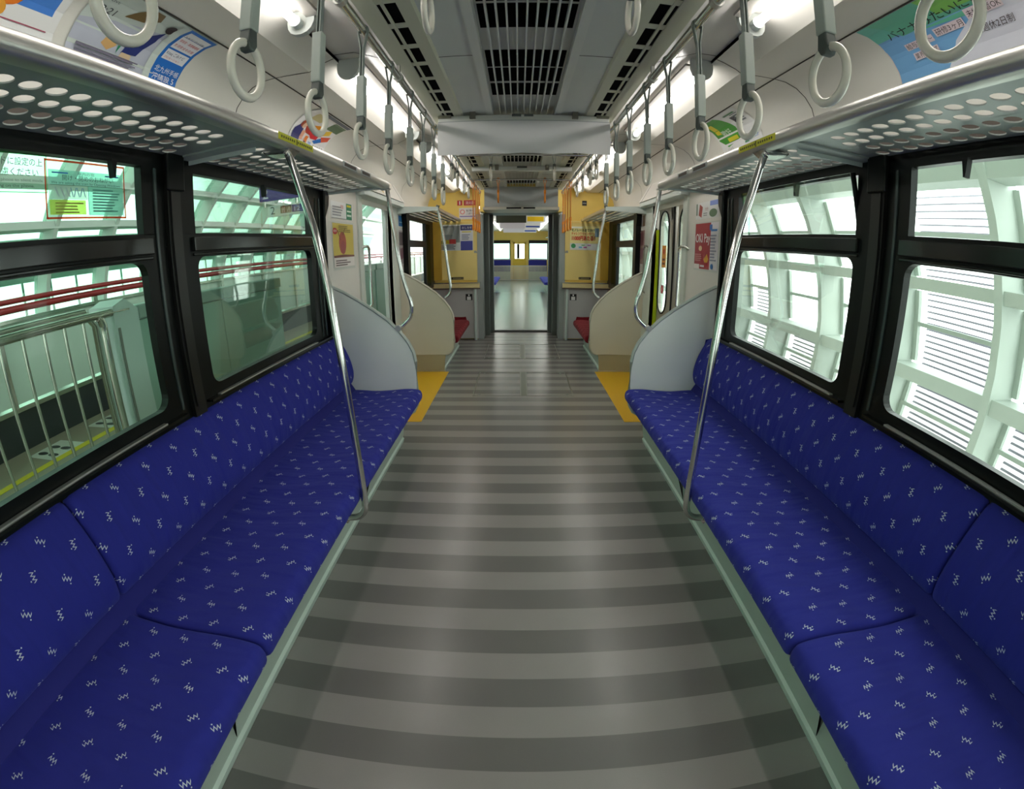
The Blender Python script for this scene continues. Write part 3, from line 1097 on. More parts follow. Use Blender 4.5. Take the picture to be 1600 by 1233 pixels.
NOTE = mat('label_yellow', srgb(206, 204, 40), 0.5)
for s in (-1, 1):
    t = thing('luggage_rack', (s * 1.12, 1.5, 1.80), 'perforated grey luggage rack above the %s long windows' % SIDE[s], 'luggage rack', 'perforated luggage racks')
    for (a, b) in ((-1.4, -0.08), (-0.04, 1.50), (1.58, 3.03)):
        M = MB()
        perforated(M, 0.935, 1.352, a, b, 1.800, 0.004, [1.03, 1.108, 1.188, 1.268], 0.0705, 0.0265, s)
        link('perforated_shelf', M, RACK, t)
    for yy in (-0.06, 1.54):
        link('cross_bracket', MB().box(0.94, 1.35, yy - 0.045, yy + 0.045, 1.792, 1.803, s), RACK, t, bevel=0.003)
        link('bracket_fin', MB().box(1.0, 1.35, yy + 0.03, yy + 0.036, 1.775, 1.80, s), COOL, t)
    # rounded aluminium front lip
    pts = [(0.905, 1.842), (0.897, 1.836), (0.892, 1.822), (0.892, 1.808), (0.898, 1.797), (0.915, 1.792), (0.945, 1.793), (0.945, 1.806), (0.922, 1.808), (0.915, 1.818), (0.916, 1.838)]
    M = MB().prism(pts, -1.4, 3.05, 'y', s)
    link('front_lip', M, ALU, t, smooth=50)
    M = MB().prism([(0.90, 1.792), (1.352, 1.785), (1.352, 1.83), (0.92, 1.84)], 3.03, 3.05, 'y', s)
    link('end_plate', M, COOL, t)
    M = MB()
    M.box(0.8905, 0.8925, 1.556, 1.855, 1.806, 1.833, s)
    lb = link('yellow_notice', M, NOTE, t)
    lb['label'] = 'yellow notice on the rack lip'
    M = MB()
    for k in range(16):
        if k not in (7,):
            M.box(0.8897, 0.8905, 1.575 + k * 0.017, 1.575 + k * 0.017 + 0.009, 1.815, 1.824, s)
    M.box(0.8895, 0.8905, 1.700, 1.707, 1.808, 1.830, s)
    link('notice_print', M, mat('olive_ink', srgb(90, 90, 20), 0.6), lb)
    for (a, b) in ((2.205, 2.41), (2.475, 2.645)):
        o = link('number_plate', MB().box(0.8905, 0.893, a, b, 1.803, 1.832, s), GREYM, t)
        link('plate_print', MB().box(0.8892, 0.8905, a + 0.02, b - 0.02, 1.809, 1.826, s), mat('ink_brown', srgb(56, 44, 38), 0.5), o)

    # far rack over the priority seats, with slats
    t = thing('luggage_rack', (s * 1.12, 5.7, 1.80), 'short slatted luggage rack by the yellow wall, on the %s' % SIDE[s], 'luggage rack', 'short far luggage racks')
    M = MB().prism([(0.895, 1.815), (0.90, 1.80), (1.352, 1.785), (1.352, 1.865), (0.90, 1.84)], 4.94, 4.97, 'y', s)
    link('end_plate', M, COOL, t)
    M = MB().prism([(0.892, 1.806), (0.90, 1.797), (0.93, 1.797), (0.93, 1.81), (0.915, 1.838), (0.90, 1.838)], 4.97, YE, 'y', s)
    link('front_lip', M, ALU, t)
    for k in range(5):
        x = 0.96 + 0.085 * k
        link('slat', MB().box(x, x + 0.05, 4.97, YE, 1.797, 1.808, s), RACK, t)
    for yy in (5.6, 6.3):
        link('cross_bracket', MB().box(0.92, 1.35, yy, yy + 0.03, 1.79, 1.797, s), RACK, t)

# ================================================================== PARTITIONS AND POLES
part = [(1.352, 0.20), (0.84, 0.20), (0.795, 0.225), (0.765, 0.28), (0.757, 0.36), (0.757, 0.60), (0.768, 0.665), (0.80, 0.735), (0.86, 0.815), (0.94, 0.895), (1.04, 0.97), (1.14, 1.035), (1.25, 1.10), (1.352, 1.15)]
for s in (-1, 1):
    for y, m, nm in ((3.04, PARTI, 'end of the near %s bench' % SIDE[s]), (4.97, CREAM, 'beyond the %s doorway' % SIDE[s])):
        t = thing('seat_partition', (s * 1.1, y, 0.2), 'curved %s partition panel at the %s' % ('pale grey' if m == PARTI else 'cream', nm) if m == PARTI else 'curved cream partition panel %s' % nm, 'partition', 'curved seat partitions')
        link('panel', MB().prism(part, y - 0.014, y + 0.014, 'y', s), m, t, bevel=0.004)
        M = MB()
        edge = part[1:]
        M.tube([(p * s, y, q) for p, q in edge], 0.012, 8, rz=0.021, up=(0, 0, 1))
        link('edge_trim', M, mat('trim_grey', srgb(176, 186, 180), 0.35) if m == PARTI else mat('trim_cream', srgb(196, 192, 178), 0.35), t, smooth=60)
        if m == CREAM:
            link('base_panel', MB().prism([(1.352, 0.0), (0.885, 0.0), (0.865, 0.20), (1.352, 0.20)], y - 0.005, y + 0.02, 'y', s), BEIGE, t)
            link('base_strip', MB().box(0.87, 1.352, y - 0.012, y - 0.005, 0.0, 0.018, s), ALU, t)
        else:
            link('base_panel', MB().box(0.90, 1.352, y - 0.01, y + 0.01, 0.0, 0.20, s), PLINTH, t)


def smooth_path(pts, n=6):
    P = [Vector(p) for p in pts]
    out = []
    for i in range(len(P) - 1):
        p0, p1, p2, p3 = P[max(i - 1, 0)], P[i], P[i + 1], P[min(i + 2, len(P) - 1)]
        for k in range(n):
            t = k / n
            out.append(0.5 * ((2 * p1) + (-p0 + p2) * t + (2 * p0 - 5 * p1 + 4 * p2 - p3) * t * t + (-p0 + 3 * p1 - 3 * p2 + p3) * t ** 3))
    out.append(P[-1])
    return out


for s in (-1, 1):
    t = thing('grab_pole', (s * 0.8, 1.80, 0.13), 'bent steel grab pole rising from the %s bench plinth to the rack' % SIDE[s], 'grab pole', 'near bench poles')
    pts = [(0.95, 1.71, 1.80), (0.915, 1.695, 1.751), (0.86, 1.683, 1.60), (0.806, 1.67, 1.442), (0.756, 1.65, 1.23), (0.726, 1.635, 1.013), (0.700, 1.62, 0.70), (0.695, 1.62, 0.45), (0.696, 1.62, 0.34), (0.705, 1.62, 0.285), (0.74, 1.62, 0.252), (0.80, 1.62, 0.245)]
    link('pole', MB().tube(smooth_path([(x * s, y, z) for x, y, z in pts]), 0.0152, 16), CHROME, t, smooth=50)
    link('top_flange', MB().prism([(0.90, 1.793), (1.03, 1.797), (1.01, 1.778), (0.93, 1.772)], 1.665, 1.755, 'y', s), CHROME, t, bevel=0.004)
    link('bottom_flange', MB().tube([(0.79 * s, 1.62, 0.245), (0.83 * s, 1.62, 0.245)], 0.028, 16), CHROME, t, smooth=50)
    t = thing('grab_pole', (s * 0.8, 3.05, 0.85), 'bent steel grab pole from the near %s partition up to the rack end' % SIDE[s], 'grab pole', 'partition poles')
    pts = [(0.915, 1.80), (0.875, 1.52), (0.838, 1.26), (0.80, 1.10), (0.778, 1.03), (0.771, 0.97), (0.785, 0.91), (0.83, 0.862), (0.87, 0.835)]
    link('pole', MB().tube(smooth_path([(x * s, 3.065, z) for x, z in pts]), 0.015, 14), CHROME, t, smooth=50)
    link('top_flange', MB().box(0.895, 0.955, 3.04, 3.09, 1.788, 1.80, s), ALU, t)
    link('clamp', MB().tube([((0.865) * s, 3.02, 0.837), ((0.865) * s, 3.09, 0.837)], 0.021, 12), ALU, t, smooth=50)
    t = thing('grab_pole', (s * 0.8, 4.98, 0.85), 'bent steel grab pole from the cream %s partition up to the short rack' % SIDE[s], 'grab pole', 'partition poles')
    pts = [(0.91, 1.84), (0.878, 1.68), (0.847, 1.51), (0.81, 1.20), (0.788, 1.02), (0.786, 0.92), (0.81, 0.87), (0.85, 0.84)]
    link('pole', MB().tube(smooth_path([(x * s, 4.985, z) for x, z in pts]), 0.0145, 12), CHROME, t, smooth=50)
    link('top_cap', MB().tube([(0.912 * s, 4.985, 1.83), (0.90 * s, 4.985, 1.86)], 0.02, 10), GREYD, t)


# ================================================================== BENCHES
def loft(M, prof, y0, y1, r0, r1, s, uvoff=(0, 0), step=0.06, tufts=None):
    """cushion: closed profile swept along y with rounded ends"""
    n = len(prof)
    cx = sum(p[0] for p in prof) / n
    cz = sum(p[1] for p in prof) / n
    arc = [0.0]
    for i in range(n):
        a, b = prof[i], prof[(i + 1) % n]
        arc.append(arc[-1] + math.hypot(b[0] - a[0], b[1] - a[1]))
    nrm = []
    for i in range(n):
        a, b = prof[i - 1], prof[(i + 1) % n]
        tx, tz = b[0] - a[0], b[1] - a[1]
        l = math.hypot(tx, tz) or 1
        nx, nz = tz / l, -tx / l
        if (prof[i][0] + nx * 0.01 - cx) ** 2 + (prof[i][1] + nz * 0.01 - cz) ** 2 < (prof[i][0] - cx) ** 2 + (prof[i][1] - cz) ** 2:
            nx, nz = -nx, -nz
        nrm.append((nx, nz))
    ys = []
    for r, e, d in ((r0, y0, 1),):
        for k in range(5):
            ys.append(e + r * (1 - math.cos(PI / 2 * k / 4)))
    m = max(2, int((y1 - y0 - r0 - r1) / step))
    for k in range(1, m):
        ys.append(y0 + r0 + (y1 - y0 - r0 - r1) * k / m)
    for k in range(5):
        ys.append(y1 - r1 * (1 - math.sin(PI / 2 * k / 4)))
    o = len(M.v)
    for y in ys:
        d = 0
        if y - y0 < r0:
            d = r0 - math.sqrt(max(0, r0 * r0 - (r0 - (y - y0)) ** 2))
        elif y1 - y < r1:
            d = r1 - math.sqrt(max(0, r1 * r1 - (r1 - (y1 - y)) ** 2))
        for i, (x, z) in enumerate(prof):
            e = 0
            if tufts:
                e = tufts(y, i / n, x, z)
            M.v.append(((x - nrm[i][0] * (d + e)) * s, y, z - nrm[i][1] * (d + e)))
    for j in range(len(ys) - 1):
        for i in range(n):
            k = (i + 1) % n
            M.face([o + j * n + i, o + j * n + k, o + (j + 1) * n + k, o + (j + 1) * n + i],
                   [(ys[j] + uvoff[0], arc[i] + uvoff[1]), (ys[j] + uvoff[0], arc[i + 1] + uvoff[1]), (ys[j + 1] + uvoff[0], arc[i + 1] + uvoff[1]), (ys[j + 1] + uvoff[0], arc[i] + uvoff[1])])
    M.face([o + i for i in range(n)])
    M.face([o + (len(ys) - 1) * n + i for i in range(n)])


def dens(P, k=4):
    """Catmull-Rom densify of a closed profile"""
    out = []
    n = len(P)
    for i in range(n):
        p0, p1, p2, p3 = [Vector(P[(i + d) % n]) for d in (-1, 0, 1, 2)]
        for j in range(k):
            t = j / k
            q = 0.5 * ((2 * p1) + (-p0 + p2) * t + (2 * p0 - 5 * p1 + 4 * p2 - p3) * t * t + (-p0 + 3 * p1 - 3 * p2 + p3) * t ** 3)
            out.append((q.x, q.y))
    return out


cush = dens([(0.742, 0.405), (0.84, 0.411), (0.95, 0.403), (1.06, 0.396), (1.17, 0.400), (1.225, 0.398), (1.235, 0.33), (1.10, 0.315), (0.95, 0.315), (0.84, 0.312), (0.755, 0.318), (0.722, 0.335), (0.716, 0.375)])
back = dens([(1.235, 0.455), (1.212, 0.49), (1.206, 0.55), (1.222, 0.63), (1.250, 0.70), (1.280, 0.755), (1.305, 0.785), (1.33, 0.793), (1.345, 0.77), (1.346, 0.62), (1.346, 0.48), (1.30, 0.448)])
gus = [(1.20, 0.385), (1.25, 0.385), (1.30, 0.47), (1.26, 0.48)]


def seat_dip(y, f, x, z):
    if z < 0.36 or x > 1.2:
        return 0
    ph = (y - 0.74) / 0.46
    return 0.006 * max(0, math.sin(PI * (ph % 1))) * math.sin(min(1, max(0, (x - 0.74) / 0.45)) * PI) + 0.0018 * math.sin(y * 61 + x * 14) * (0.5 + 0.5 * math.sin(y * 4.1 + 2)) * (1 if 0.85 < x < 1.2 else 0)


for s in (-1, 1):
    t = thing('bench_seat', (s * 1.05, 1.2, 0), 'long blue patterned bench along the %s wall' % SIDE[s], 'bench', 'blue side benches')
    for (a, b, ra, rb) in ((-1.3, 0.742, 0.03, 0.022), (0.746, 3.022, 0.022, 0.03)):
        M = MB()
        loft(M, cush, a, b, ra, rb, s, uvoff=(0.0, 0.05), step=0.03, tufts=seat_dip)
        link('seat_cushion', M, MATS['blue_fabric'], t, smooth=50)
        M = MB()
        loft(M, back, a, b, ra, rb if b < 1 else 0.05, s, uvoff=(0.02, 0.02), step=0.08)
        link('backrest', M, MATS['blue_fabric'], t, smooth=50)
    M = MB().prism(gus, -1.3, 3.0, 'y', s)
    for i in range(len(M.f)):
        M.uv[i] = [(M.v[k][1], M.v[k][2] * 0.5 + 0.015) for k in M.f[i]]
    link('gusset', M, mat('blue_plain', (0.014, 0.016, 0.19, 1), 0.9), t)
    link('plinth', MB().prism([(1.345, 0), (0.895, 0), (0.885, 0.05), (0.872, 0.14), (0.80, 0.29), (0.79, 0.325), (1.345, 0.325)], -1.3, 3.022, 'y', s), PLINTH, t, bevel=0.003)
    link('plinth_strip', MB().prism([(0.895, 0.0), (0.882, 0.002), (0.876, 0.030), (0.890, 0.040)], -1.3, 3.0, 'y', s), PLINTH_EDGE, t)
    for yy in (0.62, 2.1):
        link('plinth_joint', MB().prism([(0.8935, 0.04), (0.8835, 0.05), (0.8705, 0.14), (0.7985, 0.29), (0.81, 0.29)], yy - 0.0008, yy + 0.0008, 'y', s), GREYD, t)
    # priority bench
    t = thing('bench_seat', (s * 1.05, 5.8, 0), 'red priority bench behind the cream partition on the %s' % SIDE[s], 'bench', 'red priority benches')
    M = MB()
    loft(M, cush, 5.0, 6.30, 0.03, 0.12, s, uvoff=(0.0, 0.05))
    link('seat_cushion', M, MATS['red_fabric'], t, smooth=50)
    M = MB()
    loft(M, back, 5.0, 6.76, 0.03, 0.05, s, uvoff=(0.0, 0.05))
    link('backrest', M, MATS['red_fabric'], t, smooth=50)
    link('plinth', MB().prism([(1.345, 0), (0.90, 0), (0.878, 0.14), (0.82, 0.31), (1.345, 0.31)], 5.0, 6.3, 'y', s), PLINTH, t)
    link('plinth_strip', MB().prism([(0.90, 0.0), (0.885, 0.002), (0.880, 0.030), (0.895, 0.040)], 5.0, 6.3, 'y', s), PLINTH_EDGE, t)

# ================================================================== END WALL AND GANGWAY
M = MB()
xo = 0.62
for s in (-1, 1):
    M.box(xo + 0.01, 1.42, YE, YE + 0.1, 0, 2.40, s)
M.box(-xo - 0.01, xo + 0.01, YE, YE + 0.1, 2.03, 2.40)
tag(link('wall_end', M, YELLOW), kind='structure')
for s in (-1, 1):
    t = thing('equipment_cabinet', (s * 1.0, YE, 0), 'yellow and white cabinet front beside the gangway, on the %s' % SIDE[s], 'cabinet', 'gangway cabinets')
    # yellow front above a metal edged ledge, white front below
    link('yellow_front', MB().box(0.655, 1.345, YE - 0.03, YE, 0.91, 1.80, s), mat('yellow_pale', srgb(238, 214, 134), 0.42), t, bevel=0.006)
    link('corner_pillar', MB().prism([(1.16, 0.9), (1.35, 0.9), (1.35, 0.90), (1.16, 0.90)], YE - 0.05, YE - 0.03, 'y', s).box(1.19, 1.35, YE - 0.06, YE - 0.03, 0.92, 1.80, s), mat('yellow_deep', srgb(222, 178, 62), 0.42), t)  # corner pillar in a deeper yellow than the front
    link('poster_moulding', MB().box(0.66, 1.18, YE - 0.036, YE - 0.03, 1.77, 1.785, s).box(0.655, 0.665, YE - 0.036, YE - 0.03, 1.34, 1.785, s).box(1.17, 1.18, YE - 0.036, YE - 0.03, 1.34, 1.785, s), mat('yellow_light', srgb(244, 212, 120), 0.4), t)
    link('ledge', MB().box(0.615, 1.345, YE - 0.11, YE, 0.80, 0.875, s), mat('ledge_cream', srgb(226, 206, 150), 0.4), t, bevel=0.006)
    link('ledge_trim', MB().box(0.61, 1.345, YE - 0.118, YE - 0.108, 0.868, 0.884, s).box(0.608, 0.618, YE - 0.11, YE, 0.80, 0.884, s), CHROME, t)
    link('ledge_edge', MB().box(0.612, 1.345, YE - 0.114, YE - 0.06, 0.782, 0.80, s), mat('dark_edge', srgb(96, 80, 70), 0.5), t)
    link('white_front', MB().box(0.655, 1.345, YE - 0.06, YE, 0.02, 0.785, s), mat('front_grey', srgb(192, 190, 190), 0.45), t)
    link('corner_post', MB().tube([(0.69 * s, YE - 0.08, 0), (0.69 * s, YE - 0.08, 0.785)], 0.022, 12), mat('post_pale', srgb(206, 218, 214), 0.35), t, smooth=50)
    p = link('power_socket', MB().box(0.735, 0.835, YE - 0.068, YE - 0.06, 0.61, 0.705, s), BLACK2, t)
    link('socket_plate', MB().box(0.755, 0.815, YE - 0.072, YE - 0.068, 0.615, 0.665, s).box(0.775, 0.795, YE - 0.072, YE - 0.068, 0.675, 0.70, s), PAPER, p)
    p = link('name_plate', MB().box(0.865, 1.05, YE - 0.034, YE - 0.03, 0.925, 0.96, s), BLACK2, t)
    link('plate_print', MB().box(0.895, 1.03, YE - 0.0355, YE - 0.034, 0.936, 0.948, s).box(0.872, 0.885, YE - 0.0355, YE - 0.034, 0.936, 0.948, s), mat('gold_ink', srgb(150, 132, 90), 0.4), p)
    link('code_tag', MB().box(0.655, 0.70, YE - 0.032, YE - 0.0295, 1.32, 1.355, s), mat('tag_grey', srgb(160, 160, 150), 0.5), t)
    # grey return into the gangway
# gangway recess: grey side walls, header box, door frame
M = MB()
for s in (-1, 1):
    M.box(0.575, 0.66, YE - 0.02, YE + 0.72, 0, 1.90, s)
tag(link('trim_20', M, mat('gangway_side', srgb(158, 164, 162), 0.4)), kind='structure')
M = MB()
for s in (-1, 1):
    M.box(0.50, 0.585, YE + 0.30, YE + 0.70, 0, 1.99, s)
    M.box(0.445, 0.52, YE + 0.55, YE + 0.72, 0, 1.95, s)
M.box(-0.58, 0.58, YE + 0.02, YE + 0.72, 1.93, 1.99)
tag(link('trim_21', M, GREYD, bevel=0.004), kind='structure')
M = MB().box(-0.58, 0.58, YE + 0.62, YE + 0.70, 0, 0.022)
tag(link('trim_22', M, mat('threshold', srgb(62, 64, 58), 0.4)), kind='structure')
hdr = thing('destination_header', (0, 6.35, 2.1), 'grey header box above the gangway opening', 'header panel')
link('front_panel', MB().box(-0.50, 0.50, 6.32, YE, 1.955, 2.23), GREYM, hdr, bevel=0.004)
link('lower_band', MB().box(-0.52, 0.52, 6.33, YE, 1.915, 1.955), mat('band_cream', srgb(206, 202, 190), 0.4), hdr)
for (a, b) in ((-0.20, 0.0), (0.03, 0.19)):
    link('name_plate', MB().box(a, b, 6.322, 6.33, 1.925, 1.946), BLACK2, hdr)
for s in (-1, 1):
    link('side_cheek', MB().box(0.50, 0.585, 6.6, YE, 1.915, 2.23, s), YELLOW, hdr)

# ================================================================== NEXT CAR
NY = YE + 0.9
L = 21.2
CEIL3 = mat('far_ceiling', srgb(214, 214, 208), 0.5)
FLOOR3 = mat('far_floor', srgb(128, 134, 129), 0.25, spec=0.5)
tag(link('floor', MB().box(-1.4, 1.4, YE + 0.75, L, -0.06, 0).box(-0.5, 0.5, YE + 0.70, NY + 0.1, 0.0, 0.006), FLOOR3), kind='structure')
tag(link('ceiling', MB().box(-1.4, 1.4, NY, L, 2.25, 2.32), CEIL3), kind='structure')
for s in (-1, 1):
    M = MB()
    hs = [(9.0, 11.2, 0.88, 1.75), (11.9, 13.1, 0.3, 1.75), (13.9, 16.4, 0.88, 1.75), (17.1, 18.3, 0.3, 1.75), (18.8, 20.4, 0.88, 1.75)]
    wall_with_holes(M, s, 1.35, 1.42, NY, L, 0, 2.25, hs)
    tag(link('wall_%s' % ('west' if s < 0 else 'east'), M, WHITE), kind='structure')
    for (a, b, z0, z1) in hs:
        wn += 1
        t = thing('window_%d' % wn, (s * 1.36, (a + b) / 2, z0), None, None, kind='structure')
        M = MB()
        frame_ring(M, s, 1.33, 1.40, a, b, z0, z1, 0.05, 0.05, 0.05, 0.05)
        link('window_frame', M, BLACK, t)
        pane('window_pane', s, 1.38, a, b, z0, z1, t)
    for (a, b) in ((8.9, 11.4), (13.7, 16.6)):
        t = thing('bench_seat', (s * 1.1, (a + b) / 2, 0), 'blue bench in the next car, %s one on the %s' % ('nearer' if a < 10 else 'farther', SIDE[s]), 'bench', 'benches in the next car')
        M = MB()
        loft(M, cush, a, b, 0.03, 0.03, s, step=0.5)
        link('seat_cushion', M, MATS['blue_fabric'], t, smooth=50)
        M = MB()
        loft(M, back, a, b, 0.03, 0.03, s, step=0.5)
        link('backrest', M, MATS['blue_fabric'], t, smooth=50)
        link('plinth', MB().box(0.88, 1.345, a, b, 0, 0.32, s), PLINTH, t)
    t = thing('grab_pole', (s * 0.78, 11.4, 0.8), 'steel pole at the bench end in the next car, on the %s' % SIDE[s], 'grab pole', 'poles in the next car')
    link('pole', MB().tube([(s * 0.88, 11.45, 1.85), (s * 0.78, 11.45, 1.0), (s * 0.9, 11.45, 0.8)], 0.015, 8), CHROME, t)
    t = thing('luggage_rack', (s * 1.12, 11, 1.8), 'luggage rack in the next car, on the %s' % SIDE[s], 'luggage rack', 'racks in the next car')
    link('shelf', MB().box(0.92, 1.35, NY + 0.3, 16.6, 1.80, 1.82, s), RACK, t)
    for (a, b) in ((8.6, 10.9), (11.3, 13.6), (14.2, 16.5), (17.0, 19.5)):
        t = thing('fluorescent_lamp', (s * 0.8, a, 2.2), 'lit tube in the next car ceiling, %s side, %s' % (SIDE[s], {8.6: 'nearest', 11.3: 'second', 14.2: 'third', 17.0: 'farthest'}[a]), 'lamp', 'lamps in the next car')
        link('tube', MB().tube([(s * 0.8, a, 2.21), (s * 0.8, b, 2.21)], 0.018, 10), TUBE, t, smooth=50)
# driver's end of the next car
M = MB()
M.box(-1.4, -0.31, L, L + 0.08, 0, 0.95).box(0.31, 1.4, L, L + 0.08, 0, 0.95).box(-1.4, 1.4, L, L + 0.08, 1.83, 2.3)
M.box(-1.4, -1.3, L, L + 0.08, 0.95, 1.83).box(1.3, 1.4, L, L + 0.08, 0.95, 1.83)
M.box(-0.42, -0.30, L, L + 0.08, 0.95, 1.83).box(0.30, 0.42, L, L + 0.08, 0.95, 1.83).box(-0.36, 0.36, L, L + 0.08, 1.75, 1.83)
tag(link('wall_front', M, YELLOW), kind='structure')
for s in (-1, 1):
    wn += 1
    t = thing('window_%d' % wn, (s * 0.85, L, 0.95), None, None, kind='structure')
    link('window_frame', MB().box(0.42, 1.3, L - 0.02, L + 0.02, 1.68, 1.83, s).box(0.42, 0.46, L - 0.02, L + 0.02, 0.95, 1.70, s).box(1.26, 1.3, L - 0.02, L + 0.02, 0.95, 1.70, s), BLACK, t)
    link('window_pane', MB().box(0.44, 1.28, L + 0.0, L + 0.006, 0.95, 1.70, s), MATS['green_glass'], t)
    t = thing('bench_seat', (s * 0.85, L - 0.4, 0.9), 'blue seat back by the far end of the next car, on the %s' % SIDE[s], 'bench', 'seats at the far end')
    link('backrest', MB().box(0.40, 1.22, L - 0.5, L - 0.36, 0.40, 0.98, s), MATS['blue_plain'], t, bevel=0.03)
    link('seat_base', MB().box(0.40, 1.22, L - 0.5, L - 0.1, 0.0, 0.40, s), PLINTH, t)
    link('front_rail', MB().box(0.40, 1.22, L - 0.53, L - 0.5, 0.93, 0.96, s), ALU, t)
wn += 1
t = thing('door_%d' % (dn + 1), (0, L, 0), None, None, kind='structure')
link('door_panel', MB().box(-0.32, 0.32, L + 0.01, L + 0.05, 0.0, 0.98).box(-0.32, -0.22, L + 0.01, L + 0.05, 0.98, 1.76).box(0.22, 0.32, L + 0.01, L + 0.05, 0.98, 1.76).box(-0.32, 0.32, L + 0.01, L + 0.05, 1.66, 1.76), mat('cab_door', srgb(226, 190, 60), 0.4), t)
link('door_pane', MB().box(-0.22, 0.22, L + 0.02, L + 0.026, 0.98, 1.66), MATS['glass'], t)
link('centre_bar', MB().box(-0.12, 0.0, L + 0.3, L + 0.36, 0.98, 1.66), BLACK, t)
t = thing('slatted_barrier', (0, L - 0.6, 0), 'pale upright slats across the far end of the next car', 'barrier')
for k in range(46):
    x = -1.22 + 2.44 * k / 45
    link('slat', MB().box(x - 0.012, x + 0.012, L - 0.62, L - 0.60, 0.04, 0.66), mat('slat_pale', srgb(206, 204, 190), 0.4), t)
link('rail', MB().box(-1.24, 1.24, L - 0.63, L - 0.59, 0.02, 0.05).box(-1.24, 1.24, L - 0.63, L - 0.59, 0.65, 0.68), ALU, t)
# adverts hanging in the next car
for k, (y, c1, c2, dsc) in enumerate(((9.6, (40, 44, 34), (240, 200, 20), 'dark and yellow'), (11.5, (206, 200, 206), (40, 80, 170), 'pale lilac'), (14.0, (214, 214, 222), (40, 90, 190), 'white and blue'))):
    o = printed('hanging_banner', front_map(-0.5, y, 1.93 if k == 0 else 1.9), 1.0, 0.24 if k else 0.16, [('r', c1, 0, 0, 0.62, 0.24 if k else 0.16), ('r', c2, 0.64, 0.03, 0.98, 0.13 if not k else 0.07)], PAPER)
    tag(o, '%s advert hanging in the next car, seen through the gangway' % dsc, 'banner', 'adverts in the next car')
    o = link('banner_rail', MB().box(-0.52, 0.52, y - 0.01, y + 0.02, 2.09 if not k else 2.13, 2.25), CEIL)
    tag(o, 'cross beam holding the %s advert in the next car' % dsc, 'ceiling beam', 'beams in the next car')

# ================================================================== PRINTED MATTER
# curved adverts in the cove
_cp = [(1.158, 2.240), (1.22, 2.236), (1.28, 2.216), (1.33, 2.180), (1.368, 2.130), (1.385, 2.07), (1.388, 1.98)]
_cp = _cp[::-1]
_cl = [0]
for a, b in zip(_cp, _cp[1:]):
    _cl.append(_cl[-1] + math.hypot(a[0] - b[0], a[1] - b[1]))


def cove_map(s, y0):
    def f(u, v, l):
        v = 0.088 + v * (_cl[-1] - 0.088) / _cl[-1]
        v = min(max(v, 0), _cl[-1] - 1e-6)
        i = 0
        while i < len(_cl) - 2 and _cl[i + 1] < v:
            i += 1
        t = (v - _cl[i]) / (_cl[i + 1] - _cl[i])
        (x0, z0), (x1, z1) = _cp[i], _cp[i + 1]
        d = math.hypot(x1 - x0, z1 - z0)
        nx, nz = (z1 - z0) / d, -(x1 - x0) / d
        x, z = x0 + (x1 - x0) * t - abs(nx) * (l + 0.0025), z0 + (z1 - z0) * t - abs(nz) * (l + 0.0025)
        return Vector((s * x, y0 + (u if s < 0 else -u), z))
    return f


H = _cl[-1]


def blurb(c, u, v, w, h, n, seed=0):
    """rows of small print"""
    rnd = random.Random(seed)
    out = []
    for k in range(n):
        out.append(('r', c, u, v + k * h / n, u + w * (0.7 + 0.3 * rnd.random()), v + k * h / n + h / n * 0.5))
    return out


